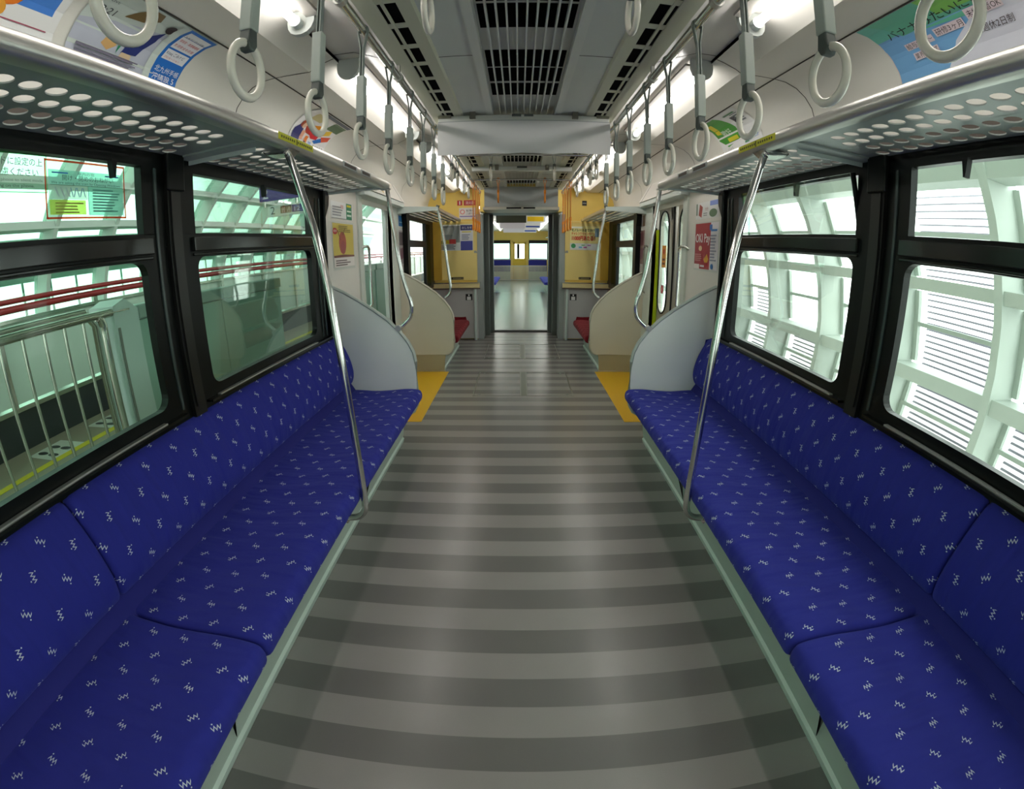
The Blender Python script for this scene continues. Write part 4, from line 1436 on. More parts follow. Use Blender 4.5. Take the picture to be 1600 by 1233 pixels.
o = printed('cove_advert', cove_map(-1, 0.42), 0.53, H - 0.01, [
    ('r', (70, 130, 215), 0.36, 0.14, 0.50, H - 0.02), ('r', (226, 120, 40), 0.05, 0.20, 0.36, 0.24), ('r', (236, 190, 30), 0.10, 0.21, 0.20, 0.27),
    ('r', (34, 46, 60), 0.12, 0.25, 0.34, 0.32), ('r', (200, 60, 60), 0.16, 0.30, 0.34, 0.34),
    ('e', (226, 118, 24), 0.33, 0.17, 0.06, 0.045), ('e', (232, 160, 50), 0.30, 0.11, 0.05, 0.04), ('r', (150, 30, 70), 0.0, 0.075, 0.50, 0.083)] + blurb((120, 130, 160), 0.06, 0.11, 0.2, 0.07, 4), PAPER, nv=14)
tag(o, 'curved advert with orange and blue shapes at the far left corner of the cove', 'poster', 'cove adverts')
o = printed('cove_advert', cove_map(-1, 1.0), 0.545, H - 0.008, [
    ('r', (202, 212, 206), 0, 0.0, 0.30, H - 0.008), ('p', (186, 190, 204), [(0.0, 0.04), (0.36, 0.04), (0.36, 0.28), (0.16, 0.24), (0.0, 0.19)]),
    ('t', (50, 60, 60), '12:21', 0.02, 0.245, 0.05, 0.085), ('t', (90, 110, 110), 'LIVE', 0.05, 0.31, 0.02),
    ('p', (120, 96, 50), [(0.14, 0.27), (0.22, 0.285), (0.27, 0.33), (0.25, H - 0.02), (0.20, H - 0.02)]),
    ('p', (214, 170, 110), [(0.125, 0.12), (0.15, 0.19), (0.18, 0.2), (0.19, 0.13), (0.16, 0.1)]),
    ('p', (30, 44, 110), [(0.22, 0.11), (0.29, 0.12), (0.33, 0.22), (0.335, 0.29), (0.27, 0.21), (0.235, 0.16)]),
    ('p', (224, 196, 160), [(0.215, 0.075), (0.275, 0.08), (0.27, 0.115), (0.225, 0.115)]), ('p', (30, 130, 90), [(0.20, 0.10), (0.215, 0.16), (0.195, 0.17)]),
    ('e', (52, 40, 44), 0.335, 0.32, 0.022, 0.03), ('r', (202, 212, 206), 0.35, 0.02, 0.40, H - 0.01),
    ('r', (22, 110, 200), 0.385, 0.0, 0.54, H - 0.01), ('r', (236, 236, 240), 0.40, 0.235, 0.525, H - 0.03), ('r', (236, 236, 240), 0.40, 0.165, 0.525, 0.225),
    ('t', (60, 60, 70), '九州デジタル印刷', 0.405, 0.325, 0.02, 0.11), ('t', (200, 40, 60), '環境局・資源循環課', 0.405, 0.29, 0.02, 0.11), ('t', (200, 40, 60), '生活安全を応援', 0.405, 0.255, 0.02, 0.11),
    ('t', (60, 60, 90), 'Kitaq ごみナビ', 0.405, 0.198, 0.022, 0.10), ('t', (200, 90, 100), 'プロモーション', 0.405, 0.176, 0.014, 0.09),
    ('t', (240, 240, 240), '北九州手帳', 0.395, 0.10, 0.034, 0.135), ('t', (250, 250, 250), '沖縄設 5', 0.395, 0.055, 0.04, 0.125)]
    + blurb((110, 104, 124), 0.03, 0.05, 0.32, 0.05, 4, 3), cm(202, 212, 206), nv=16)
tag(o, 'curved pale advert reading 12:21 with a blue text column above the left rack', 'poster', 'cove adverts')
o = printed('cove_advert', cove_map(-1, 2.55), 0.52, H - 0.008, [
    ('r', (236, 232, 232), 0, 0, 0.52, H - 0.008), ('r', (90, 96, 110), 0.10, H - 0.05, 0.52, H - 0.012), ('r', (92, 120, 84), 0.34, 0.24, 0.52, H - 0.055),
    ('r', (210, 196, 140), 0.08, 0.26, 0.22, H - 0.055), ('p', (178, 60, 44), [(0.12, 0.2), (0.30, 0.24), (0.26, 0.12), (0.16, 0.13)]), ('p', (236, 150, 30), [(0.15, 0.2), (0.30, 0.25), (0.34, 0.2), (0.2, 0.16)]),
    ('p', (210, 40, 50), [(0.2, 0.15), (0.36, 0.2), (0.34, 0.11), (0.26, 0.1)]), ('p', (240, 200, 60), [(0.34, 0.2), (0.44, 0.25), (0.46, 0.2), (0.38, 0.16)]),
    ('p', (40, 110, 190), [(0.30, 0.09), (0.44, 0.17), (0.46, 0.13), (0.34, 0.07)]), ('p', (220, 90, 60), [(0.38, 0.15), (0.50, 0.19), (0.50, 0.14), (0.42, 0.11)]),
    ('p', (52, 50, 110), [(0.02, 0.03), (0.12, 0.03), (0.12, 0.15), (0.06, 0.18), (0.02, 0.13)]), ('e', (160, 70, 36), 0.09, 0.2, 0.035, 0.045), ('e', (232, 190, 160), 0.105, 0.185, 0.022, 0.035),
    ('r', (230, 170, 140), 0.12, 0.06, 0.16, 0.14), ('p', (236, 130, 50), [(0.18, 0.03), (0.22, 0.03), (0.23, 0.11), (0.19, 0.11)]), ('r', (60, 40, 60), 0.185, 0.02, 0.205, 0.06),
    ('t', (50, 120, 210), '夏', 0.24, 0.025, 0.055), ('t', (50, 50, 60), 'まつり大会', 0.31, 0.025, 0.045, 0.17)], PAPER, nv=16)
tag(o, 'curved advert with red, orange and blue pictures beyond the left grab pole', 'poster', 'cove adverts')
o = printed('cove_advert', cove_map(1, 1.40), 0.68, H - 0.006, [
    ('r', (120, 174, 222), 0.0, 0, 0.68, H - 0.006), ('r', (110, 196, 178), 0.0, 0.26, 0.30, H - 0.006), ('p', (108, 194, 162), [(0.12, 0.24), (0.5, 0.2), (0.55, H - 0.006), (0.05, H - 0.006)]),
    ('p', (136, 202, 96), [(0.30, 0.27), (0.6, 0.26), (0.68, H - 0.006), (0.28, H - 0.006)]),
    ('p', (214, 214, 226), [(0.22, 0.0), (0.68, 0.0), (0.68, 0.29), (0.46, 0.25), (0.30, 0.13)]),
    ('p', (222, 206, 200), [(0.0, 0.0), (0.005, 0.0), (0.004, 0.2), (0.0, 0.2)]),
    ('t', (24, 30, 34), 'バナナみたいに古くし', 0.06, 0.25, 0.058, 0.52),
    ('r', (232, 214, 220), 0.095, 0.165, 0.225, 0.2), ('t', (60, 44, 50), '給与25万〜', 0.10, 0.172, 0.03, 0.12),
    ('r', (232, 214, 220), 0.24, 0.175, 0.365, 0.215), ('t', (60, 44, 50), '研修3ヶ月', 0.245, 0.182, 0.034, 0.115),
    ('r', (232, 214, 220), 0.385, 0.195, 0.52, 0.24), ('t', (60, 44, 50), '未経験者OK', 0.39, 0.203, 0.034, 0.125),
    ('r', (232, 214, 220), 0.11, 0.11, 0.225, 0.145), ('t', (60, 44, 50), '業界トップ', 0.115, 0.117, 0.03, 0.105),
    ('t', (60, 44, 50), '完全週休2日制', 0.36, 0.125, 0.036, 0.17)], PAPER, nv=16)
tag(o, 'large curved blue and green job advert above the right rack near the viewer', 'poster', 'cove adverts')
o = printed('cove_advert', cove_map(1, 3.06), 0.55, H - 0.008, [
    ('p', (76, 160, 60), [(0.02, 0.14), (0.06, H - 0.02), (0.27, H - 0.02), (0.33, 0.2), (0.30, 0.1), (0.10, 0.06)]), ('p', (226, 208, 40), [(0.06, 0.2), (0.08, 0.33), (0.14, 0.33), (0.12, 0.19)]),
    ('t', (240, 246, 236), '歌好', 0.12, 0.16, 0.07, 0.13), ('r', (214, 206, 50), 0.14, 0.10, 0.28, 0.135), ('t', (80, 84, 88), '（Ｕ）', 0.06, 0.02, 0.04, 0.1),
    ('r', (60, 56, 64), 0.38, 0.2, 0.44, 0.3), ('r', (88, 140, 100), 0.36, 0.33, 0.5, 0.35), ('t', (60, 110, 190), '地区祭', 0.42, 0.06, 0.05, 0.1)]
    + blurb((120, 126, 130), 0.42, 0.22, 0.1, 0.12, 5, 5) + blurb((80, 150, 110), 0.34, 0.04, 0.06, 0.08, 3, 6), PAPER, nv=16)
tag(o, 'curved white and green advert above the right rack, beyond the grab pole', 'poster', 'cove adverts')

# posters on the panels between the windows and the doorway
o = printed('framed_poster', wall_map(-1, WX, 3.12, 1.255), 0.45, 0.36, [
    ('r', (214, 192, 86), 0.015, 0.105, 0.435, 0.345), ('e', (176, 84, 66), 0.20, 0.20, 0.075, 0.085), ('e', (160, 70, 70), 0.21, 0.165, 0.05, 0.05), ('p', (120, 70, 40), [(0.20, 0.26), (0.215, 0.26), (0.27, 0.315), (0.26, 0.32)]),
    ('p', (120, 60, 40), [(0.10, 0.29), (0.11, 0.295), (0.16, 0.22), (0.15, 0.22)]), ('e', (190, 40, 44), 0.055, 0.285, 0.045, 0.024), ('t', (250, 240, 230), 'NEW', 0.022, 0.278, 0.026, 0.065),
    ('r', (238, 230, 226), 0.015, 0.02, 0.435, 0.095), ('p', (120, 60, 50), [(0.015, 0.09), (0.2, 0.105), (0.435, 0.092), (0.435, 0.105), (0.2, 0.112), (0.015, 0.105)])]
    + blurb((150, 130, 70), 0.12, 0.28, 0.25, 0.055, 4, 2) + blurb((110, 90, 90), 0.04, 0.03, 0.3, 0.05, 3, 8), mat('poster_frame', srgb(206, 206, 200), 0.4), nv=1)
tag(o, 'yellow framed poster with a pink fruit shape on the panel before the open left doorway', 'poster', 'posters beside the doorways')
o = printed('wall_notice', wall_map(-1, WX, 3.12, 1.635), 0.44, 0.125, [
    ('r', (20, 130, 90), 0.30, 0.0, 0.42, 0.125), ('r', (216, 206, 40), 0.315, 0.098, 0.405, 0.115), ('r', (220, 240, 226), 0.315, 0.06, 0.405, 0.072), ('r', (220, 240, 226), 0.315, 0.025, 0.405, 0.04),
    ('t', (210, 70, 80), '西国', 0.18, 0.08, 0.03), ('r', (80, 80, 80), 0, 0, 0.30, 0.003)] + blurb((150, 150, 156), 0.02, 0.02, 0.2, 0.08, 4, 11), PAPER)
tag(o, 'white and green notice above the yellow framed poster on the left', 'notice', 'notices beside the doorways')
o = printed('framed_poster', wall_map(1, WX, 3.50, 1.245), 0.46, 0.37, [
    ('r', (168, 30, 44), 0.01, 0.015, 0.31, 0.36), ('r', (232, 226, 232), 0.31, 0.015, 0.45, 0.36), ('t', (244, 236, 236), 'OKI Pay', 0.02, 0.215, 0.095, 0.28), ('t', (244, 236, 236), 'OKI Pay', 0.024, 0.217, 0.095, 0.28),
    ('r', (236, 226, 222), 0.01, 0.015, 0.12, 0.05), ('p', (228, 160, 30), [(0.20, 0.09), (0.26, 0.13), (0.29, 0.09), (0.27, 0.065), (0.22, 0.065)]), ('r', (60, 110, 190), 0.29, 0.305, 0.34, 0.345),
    ('e', (226, 190, 160), 0.13, 0.17, 0.035, 0.02), ('r', (60, 130, 200), 0.32, 0.295, 0.43, 0.31), ('e', (40, 110, 180), 0.36, 0.04, 0.025, 0.02), ('r', (236, 220, 220), 0.14, 0.03, 0.22, 0.045)]
    + blurb((210, 130, 130), 0.03, 0.075, 0.15, 0.06, 4, 21) + blurb((150, 150, 170), 0.325, 0.08, 0.11, 0.2, 9, 22), MATS['poster_frame'], nv=1)
tag(o, 'red framed poster with large white lettering before the closed right doors', 'poster', 'posters beside the doorways')
o = printed('wall_notice', wall_map(1, WX, 3.50, 1.64), 0.44, 0.125, [
    ('p', (160, 52, 44), [(0.06, 0.03), (0.12, 0.01), (0.14, 0.09), (0.08, 0.115)]), ('r', (110, 130, 110), 0.01, 0.03, 0.04, 0.12), ('r', (130, 150, 220), 0.28, 0.09, 0.44, 0.125), ('e', (90, 120, 88), 0.34, 0.035, 0.07, 0.03),
    ('t', (160, 90, 80), '大分', 0.19, 0.06, 0.03)] + blurb((150, 150, 150), 0.16, 0.02, 0.1, 0.03, 2, 31), PAPER)
tag(o, 'white photo notice above the red framed poster on the right', 'notice', 'notices beside the doorways')
# beyond the doorways
for s in (-1, 1):
    a = 4.985 if s < 0 else 5.23
    o = printed('wall_notice', wall_map(s, WX, a, 1.645), 0.245, 0.14, [('r', (40, 120, 190), 0.01, 0.01, 0.235, 0.13), ('r', (220, 236, 246), 0.05, 0.05, 0.19, 0.06)] if s < 0 else [('r', (110, 80, 70), 0.01, 0.01, 0.1, 0.13), ('r', (150, 120, 100), 0.13, 0.01, 0.235, 0.13)], PAPER)
    tag(o, ('small blue notice' if s < 0 else 'small brown notice') + ' beyond the %s doorway' % SIDE[s], 'notice', 'notices beside the doorways')
    o = printed('framed_poster', wall_map(s, WX, a, 1.22), 0.245, 0.40, [('r', (190, 180, 178) if s < 0 else (168, 140, 130), 0.01, 0.01, 0.235, 0.39), ('r', (110, 96, 100) if s < 0 else (140, 90, 96), 0.02, 0.22, 0.20, 0.37), ('p', (150, 110, 120), [(0.03, 0.05), (0.2, 0.08), (0.2, 0.2), (0.05, 0.18)])], PAPER)
    tag(o, '%s framed poster beyond the %s doorway' % ('pale grey' if s < 0 else 'dusky pink', SIDE[s]), 'poster', 'posters beside the doorways')
# things over the doorways
o = printed('route_notice', lambda u, v, l: Vector((-(1.267 + 0.575 * v) + l, 3.55 + u, 1.915 + v)), 0.45, 0.09, [('t', (70, 90, 180), 'ワンマン運転のご案内', 0.02, 0.04, 0.04, 0.40)] + blurb((140, 150, 200), 0.03, 0.01, 0.3, 0.02, 1), PAPER)
tag(o, 'thin white notice with blue writing above the open left doorway', 'notice')
o = printed('route_notice', lambda u, v, l: Vector((-(1.267 + 0.575 * v) + l, 4.15 + u, 1.915 + v)), 0.09, 0.10, [('r', (206, 176, 90), 0.02, 0.01, 0.07, 0.09)], PAPER)
tag(o, 'small ochre notice above the open left doorway', 'notice')
t = thing('door_display', (1.28, 3.72, 1.95), 'brown tinted display panel above the closed right doors', 'display')
link('housing', MB().prism([(3.47, 1.92), (3.98, 1.92), (4.01, 1.94), (4.01, 2.015), (3.98, 2.035), (3.47, 2.035), (3.44, 2.015), (3.44, 1.94)], 1.272, 1.31, 'x', 1), mat('display_dark', srgb(92, 66, 50), 0.3), t)
link('screen', MB().box(1.268, 1.273, 3.56, 3.92, 1.935, 2.02), mat('display_tan', srgb(178, 140, 100), 0.25), t)

# stickers on the left window glass
TR = glass_mat('clear_sticker', (0.96, 0.99, 0.98, 1))
GS = glass_mat('green_sticker', (0.93, 0.985, 0.95, 1))


def film(r, g, b):
    name = 'film_%d_%d_%d' % (r, g, b)
    if name in MATS:
        return MATS[name]
    m = bpy.data.materials.new(name)
    m.use_nodes = True
    nt = m.node_tree
    nt.nodes.clear()
    out = nt.nodes.new('ShaderNodeOutputMaterial')
    a = nt.nodes.new('ShaderNodeBsdfTranslucent')
    a.inputs[0].default_value = srgb(r, g, b)
    c = nt.nodes.new('ShaderNodeBsdfTransparent')
    c.inputs[0].default_value = srgb(r, g, b)
    mx = nt.nodes.new('ShaderNodeMixShader')
    mx.inputs[0].default_value = 0.45
    nt.links.new(a.outputs[0], mx.inputs[1])
    nt.links.new(c.outputs[0], mx.inputs[2])
    nt.links.new(mx.outputs[0], out.inputs[0])
    MATS[name] = m
    return m


o = printed('window_sticker', wall_map(-1, 1.343, 0.915, 1.562), 0.325, 0.175, [
    ('r', film(236, 84, 60), 0.0, 0, 0.325, 0.006), ('r', film(236, 84, 60), 0.0, 0.169, 0.325, 0.175), ('r', film(236, 84, 60), 0.0, 0, 0.005, 0.175), ('r', film(236, 84, 60), 0.32, 0, 0.325, 0.175),
    ('r', film(190, 234, 228), 0.162, 0.01, 0.313, 0.1), ('r', film(190, 234, 228), 0.012, 0.1, 0.313, 0.145), ('r', film(236, 238, 236), 0.012, 0.058, 0.16, 0.099), ('r', film(232, 232, 120), 0.012, 0.012, 0.15, 0.056),
    ('r', (40, 110, 200), 0.025, 0.134, 0.085, 0.138), ('r', (40, 110, 200), 0.235, 0.134, 0.295, 0.138), ('t', (60, 76, 80), '車内の窓', 0.12, 0.132, 0.011, 0.07),
    ('t', (50, 64, 70), '開け・閉めのおねがい', 0.06, 0.115, 0.019, 0.21), ('t', (50, 80, 84), 'We are asking the train by Opening Windows', 0.02, 0.103, 0.011, 0.28),
    ('t', (160, 170, 176), '\\\\\\', 0.03, 0.065, 0.04, 0.06), ('t', (90, 130, 170), '\\/\\/\\', 0.09, 0.065, 0.04, 0.06), ('r', (70, 80, 80), 0.160, 0.012, 0.1612, 0.10), ('r', (70, 80, 80), 0.015, 0.099, 0.31, 0.1003)]
    + blurb((150, 150, 60), 0.03, 0.016, 0.11, 0.036, 4, 41) + blurb((80, 140, 130), 0.175, 0.02, 0.12, 0.075, 8, 42), TR)
tag(o, 'red bordered window sticker with teal and yellow fields on the near left window', 'sticker', 'stickers on the left window')
o = printed('window_sticker', wall_map(-1, 1.343, 0.588, 1.637), 0.335, 0.108, [
    ('r', film(80, 190, 100), 0, 0, 0.335, 0.002), ('r', film(80, 190, 100), 0, 0.106, 0.335, 0.108), ('r', film(80, 190, 100), 0.333, 0, 0.335, 0.108),
    ('t', (70, 90, 80), 'マナーモードに設定の上', 0.06, 0.076, 0.024, 0.26), ('t', (70, 90, 80), '通話はご遠慮ください', 0.06, 0.047, 0.024, 0.245),
    ('t', (90, 110, 100), 'Please set your mobile phone to silent mode', 0.03, 0.030, 0.012, 0.29), ('t', (90, 110, 100), 'and refrain from talking on the phone.', 0.03, 0.014, 0.012, 0.26)], GS)
tag(o, 'green bordered clear sticker with grey writing on the near left window, at the photo edge', 'sticker', 'stickers on the left window')

# yellow wall: posters and plates
x0, z1 = E(-1.141, 1.728)
x1, z0 = E(-0.671, 1.362)
o = printed('wall_poster', front_map(x0, YE - 0.031, z0), x1 - x0, z1 - z0, [
    ('r', (140, 146, 146), 0.03, 0.12, 0.30, 0.37), ('r', (176, 180, 176), 0.06, 0.24, 0.2, 0.35), ('r', (210, 214, 216), 0.0, 0.0, 0.30, 0.12), ('r', (190, 50, 50), 0.14, 0.10, 0.24, 0.17), ('r', (220, 190, 40), 0.09, 0.10, 0.14, 0.16), ('r', (40, 110, 80), 0.0, 0.1, 0.05, 0.15),
    ('r', (220, 220, 228), 0.31, 0.14, 0.49, 0.30), ('r', (60, 64, 120), 0.31, 0.30, 0.49, 0.38), ('r', (66, 70, 150), 0.31, 0.0, 0.49, 0.14), ('r', (224, 210, 60), 0.33, 0.27, 0.47, 0.285),
    ('t', (240, 240, 240), 'おしらせ', 0.33, 0.325, 0.04, 0.15)] + blurb((90, 90, 110), 0.02, 0.02, 0.24, 0.08, 4, 50) + blurb((130, 140, 160), 0.33, 0.16, 0.13, 0.09, 4, 51), PAPER)
tag(o, 'grey and blue paper poster on the left yellow wall', 'poster', 'posters on the yellow wall')
x0, z1 = E(0.684, 1.704)
x1, z0 = E(1.122, 1.368)
o = printed('wall_poster', front_map(x0, YE - 0.031, z0), x1 - x0, z1 - z0, [
    ('r', (244, 232, 160), 0, 0.10, 0.465, 0.355), ('r', (236, 240, 240), 0, 0.02, 0.465, 0.095), ('r', (250, 250, 244), 0.02, 0.325, 0.19, 0.345), ('e', (60, 160, 100), 0.05, 0.06, 0.035, 0.035), ('r', (120, 150, 170), 0.37, 0.2, 0.43, 0.33),
    ('t', (50, 84, 50), 'モノレールおでかけ', 0.015, 0.278, 0.05, 0.35), ('t', (50, 84, 50), 'モノレールおでかけ', 0.018, 0.280, 0.05, 0.35),
    ('t', (226, 90, 30), 'チャレンジキャンペーン', 0.015, 0.225, 0.05, 0.35), ('t', (226, 90, 30), 'チャレンジキャンペーン', 0.018, 0.227, 0.05, 0.35),
    ('t', (222, 44, 30), '11000円あたる！', 0.015, 0.145, 0.08, 0.35), ('t', (222, 44, 30), '11000円あたる！', 0.020, 0.148, 0.08, 0.35), ('t', (222, 44, 30), '11000円あたる！', 0.017, 0.151, 0.08, 0.35),
    ('r', (90, 170, 210), 0.13, 0.03, 0.18, 0.05), ('r', (200, 90, 170), 0.2, 0.03, 0.25, 0.05), ('r', (110, 180, 110), 0.17, 0.065, 0.22, 0.08), ('r', (190, 110, 190), 0.26, 0.065, 0.31, 0.08)], PAPER)
tag(o, 'yellow campaign poster with red numbers on the right yellow wall', 'poster', 'posters on the yellow wall')
x0, z1 = E(-0.892, 2.072)
o = printed('wall_plate', front_map(x0, YE, z1 - 0.078), 0.075, 0.078, [('r', (190, 30, 36), 0, 0, 0.075, 0.078), ('r', (240, 230, 230), 0.03, 0.012, 0.045, 0.066)], cm(190, 30, 36))
tag(o, 'small square red extinguisher plate high on the left yellow wall', 'sign', 'plates on the yellow wall')
x0, z1 = E(-0.80, 2.072)
o = printed('wall_plate', front_map(x0, YE, z1 - 0.08), 0.185, 0.08, [('r', (196, 34, 44), 0, 0, 0.185, 0.08), ('t', (246, 226, 230), '消火器', 0.025, 0.02, 0.055, 0.13)], cm(196, 34, 44))
tag(o, 'wide red plate with white characters high on the left yellow wall', 'sign', 'plates on the yellow wall')
x0, z1 = E(-0.866, 1.963)
x1, z0 = E(-0.632, 1.802)
o = printed('wall_plate', front_map(x0, YE - 0.012, z0), x1 - x0, z1 - z0, [('r', (226, 222, 224), 0, 0, 0.248, 0.17), ('e', (222, 120, 120), 0.05, 0.11, 0.036, 0.036), ('e', (232, 226, 226), 0.05, 0.11, 0.024, 0.024), ('t', (40, 40, 60), '転落に', 0.105, 0.115, 0.035, 0.12), ('t', (40, 40, 60), 'ご注意下さい', 0.105, 0.07, 0.035, 0.13), ('r', (110, 90, 170), 0.01, 0.035, 0.24, 0.048)], PAPER)
tag(o, 'white warning notice with a red circle on the left yellow wall', 'sign', 'plates on the yellow wall')
x0, z1 = E(0.851, 2.067)
o = printed('wall_plate', front_map(x0, YE, z1 - 0.075), 0.07, 0.075, [('r', (20, 20, 20), 0, 0, 0.07, 0.075), ('t', (220, 220, 210), '2201', 0.008, 0.03, 0.024, 0.054)], BLACK2)
tag(o, 'small black number plate high on the right yellow wall', 'sign', 'plates on the yellow wall')

# ================================================================== STATION, LEFT
PX = -1.62
GRP = 'platform'
tag(link('platform_slab', MB().box(-9.0, PX, -12, 30, -1.0, -0.08), P_TILE), kind='structure').name = 'floor'
o = link('platform_line', MB().prism([(-4.20, -12), (-4.10, -12), (-4.10, 30), (-4.20, 30)], -0.08, -0.076, 'z'), P_YEL)
tag(o, 'yellow line painted on the platform floor outside the left windows', 'floor line')
for k, y in enumerate((2.45, 3.25, 4.1)):
    o = printed('foot_marking', lambda u, v, l, y=y: Vector((-4.62 + v, y + u, -0.079 + l)), 0.42, 0.42, [('e', (60, 66, 64), 0.10, 0.12, 0.035, 0.08), ('e', (60, 66, 64), 0.10, 0.30, 0.035, 0.08), ('e', (60, 66, 64), 0.26, 0.12, 0.035, 0.08), ('e', (60, 66, 64), 0.26, 0.30, 0.035, 0.08)], mat('marking_white', srgb(214, 216, 206), 0.6))
    tag(o, 'white footprint waiting mark on the platform, %s from the viewer' % ['first', 'second', 'third'][k], 'floor marking', 'footprint marks on the platform')
# platform edge fence, close to the train
FX = -2.1
t = thing('platform_fence', (FX, 0, -0.08), 'stainless railing with upright bars on the platform edge outside the near left window', 'fence')
M = MB()
M.tube(smooth_path([(FX, -3.0, 1.205), (FX, 1.55, 1.205), (FX, 1.66, 1.20), (FX, 1.705, 1.16), (FX, 1.71, 1.0), (FX, 1.71, -0.08)], 4), 0.021, 12)
link('outer_tube', M, P_STEEL, t, smooth=50)
link('top_rail', MB().tube([(FX - 0.08, -3.0, 1.225), (FX - 0.08, 1.66, 1.225)], 0.024, 10).tube([(FX - 0.08, 1.66, 1.225), (FX - 0.08, 1.72, 1.15), (FX - 0.08, 1.72, -0.08)], 0.02, 8), P_STEEL, t, smooth=50)
for k in range(28):
    y = 1.58 - 0.118 * k
    link('bar', MB().tube([(FX, y, 1.19), (FX, y, 0.0)], 0.0085, 8), P_STEEL, t, smooth=60)
link('bottom_rail', MB().tube([(FX, -3, 0.0), (FX, 1.7, 0.0)], 0.016, 8), P_STEEL, t, smooth=50)
# end post of the platform doors and the door panels
t = thing('platform_gate', (-2.2, 1.86, -0.08), 'pale end post of the platform doors beside the stainless railing', 'platform gate post')
link('casing', MB().prism([(1.775, -0.08), (1.955, -0.08), (1.955, 1.20), (1.86, 1.265), (1.775, 1.235)], -2.28, -2.08, 'x'), mat('gate_white', srgb(206, 222, 220), 0.4), t)
link('rubber_edge', MB().box(-2.075, -2.07, 1.785, 1.80, -0.08, 1.12), mat('gate_grey', srgb(130, 134, 128), 0.5), t)
for k, (a, b, nm) in enumerate(((1.96, 2.78, 'beside the pale end post'), (2.79, 3.64, 'beyond the first panel joint'))):
    t = thing('gate_panel', (-2.16, (a + b) / 2, -0.08), 'green-grey platform door panel %s, outside the left windows' % nm, 'platform door', 'platform door panels')
    link('panel', MB().box(-2.20, -2.10, a, b, -0.08, 1.13), P_PANEL, t)
    link('top_cap', MB().box(-2.22, -2.08, a, b, 1.135, 1.215), mat('cap_grey', srgb(150, 172, 164), 0.35), t, bevel=0.01)
for k, (a, b, nm) in enumerate(((4.6, 6.4, 'outside the open left doorway'), (6.45, 8.2, 'beyond the left doorway'))):
    t = thing('gate_panel', (-2.16, (a + b) / 2, -0.08), 'green-grey platform door panel %s' % nm, 'platform door', 'platform door panels')
    link('panel', MB().box(-2.20, -2.10, a, b, -0.08, 1.13), P_PANEL, t)
    link('top_cap', MB().box(-2.22, -2.08, a, b, 1.135, 1.215), MATS['cap_grey'], t)
# far side screen of the platform: dark base, pale panels, steel posts, red rails
SX = -4.85
t = thing('platform_screen', (SX, 5, -0.08), 'pale panelled screen with dark base and steel posts along the far platform edge', 'screen wall')
link('dark_base', MB().box(SX - 0.14, SX, -6, 26, -0.08, 0.30), P_DARK, t)
link('base_ledge', MB().box(SX - 0.14, SX + 0.02, -6, 26, 0.30, 0.345), P_STEEL, t)
M = MB()
for k in range(24):
    y = -4.0 + 1.32 * k
    M.box(SX - 0.03, SX - 0.015, y + 0.03, y + 1.29, 0.37, 1.15)
link('pale_panel', M, mat('screen_panel', srgb(188, 206, 194), 0.3), t)
for k in range(24):
    y = -4.0 + 1.32 * k
    link('post', MB().box(SX - 0.03, SX + 0.015, y - 0.03, y + 0.03, 0.30, 1.24), P_STEEL, t)
link('cap_rail', MB().box(SX - 0.04, SX + 0.02, -6, 26, 1.15, 1.185), P_STEEL, t)
for z, r, nm in ((1.355, 0.028, 'upper'), (1.275, 0.036, 'lower')):
    o = link('red_handrail', MB().tube([(SX - 0.02, -6, z), (SX - 0.02, 26, z)], r, 12), P_RED, smooth=50)
    tag(o, '%s red rail above the pale platform screen, seen through the left windows' % nm, 'handrail', 'red rails above the platform screen')
# the other track's side: pale wall with window bands, far vault
BX = -8.2
M = MB().box(BX - 0.2, BX, -14, 34, -1, 0.9).box(BX - 0.15, BX - 0.02, -14, 34, 1.62, 2.35)
o = link('side_wall', M, mat('far_wall', srgb(196, 208, 202), 0.6))
tag(o, 'pale grey wall band behind the platform, seen through the left windows', 'wall')
M = MB()
for k in range(60):
    M.box(BX + 0.02, BX + 0.04, -10 + k * 0.6, -10 + k * 0.6 + 0.04, 0.9, 1.62)
M.box(BX + 0.015, BX + 0.045, -10, 26, 1.2, 1.23)
o = link('grille_fence', M, P_WHITE)
tag(o, 'white grid fence between the pale wall bands behind the platform', 'fence')
# arched roof ribs: shared profile
def arch(cx, cz, rx, rz, a0, a1, n):
    return [(cx + rx * math.cos(math.radians(a0 + (a1 - a0) * k / n)), cz + rz * math.sin(math.radians(a0 + (a1 - a0) * k / n))) for k in range(n + 1)]


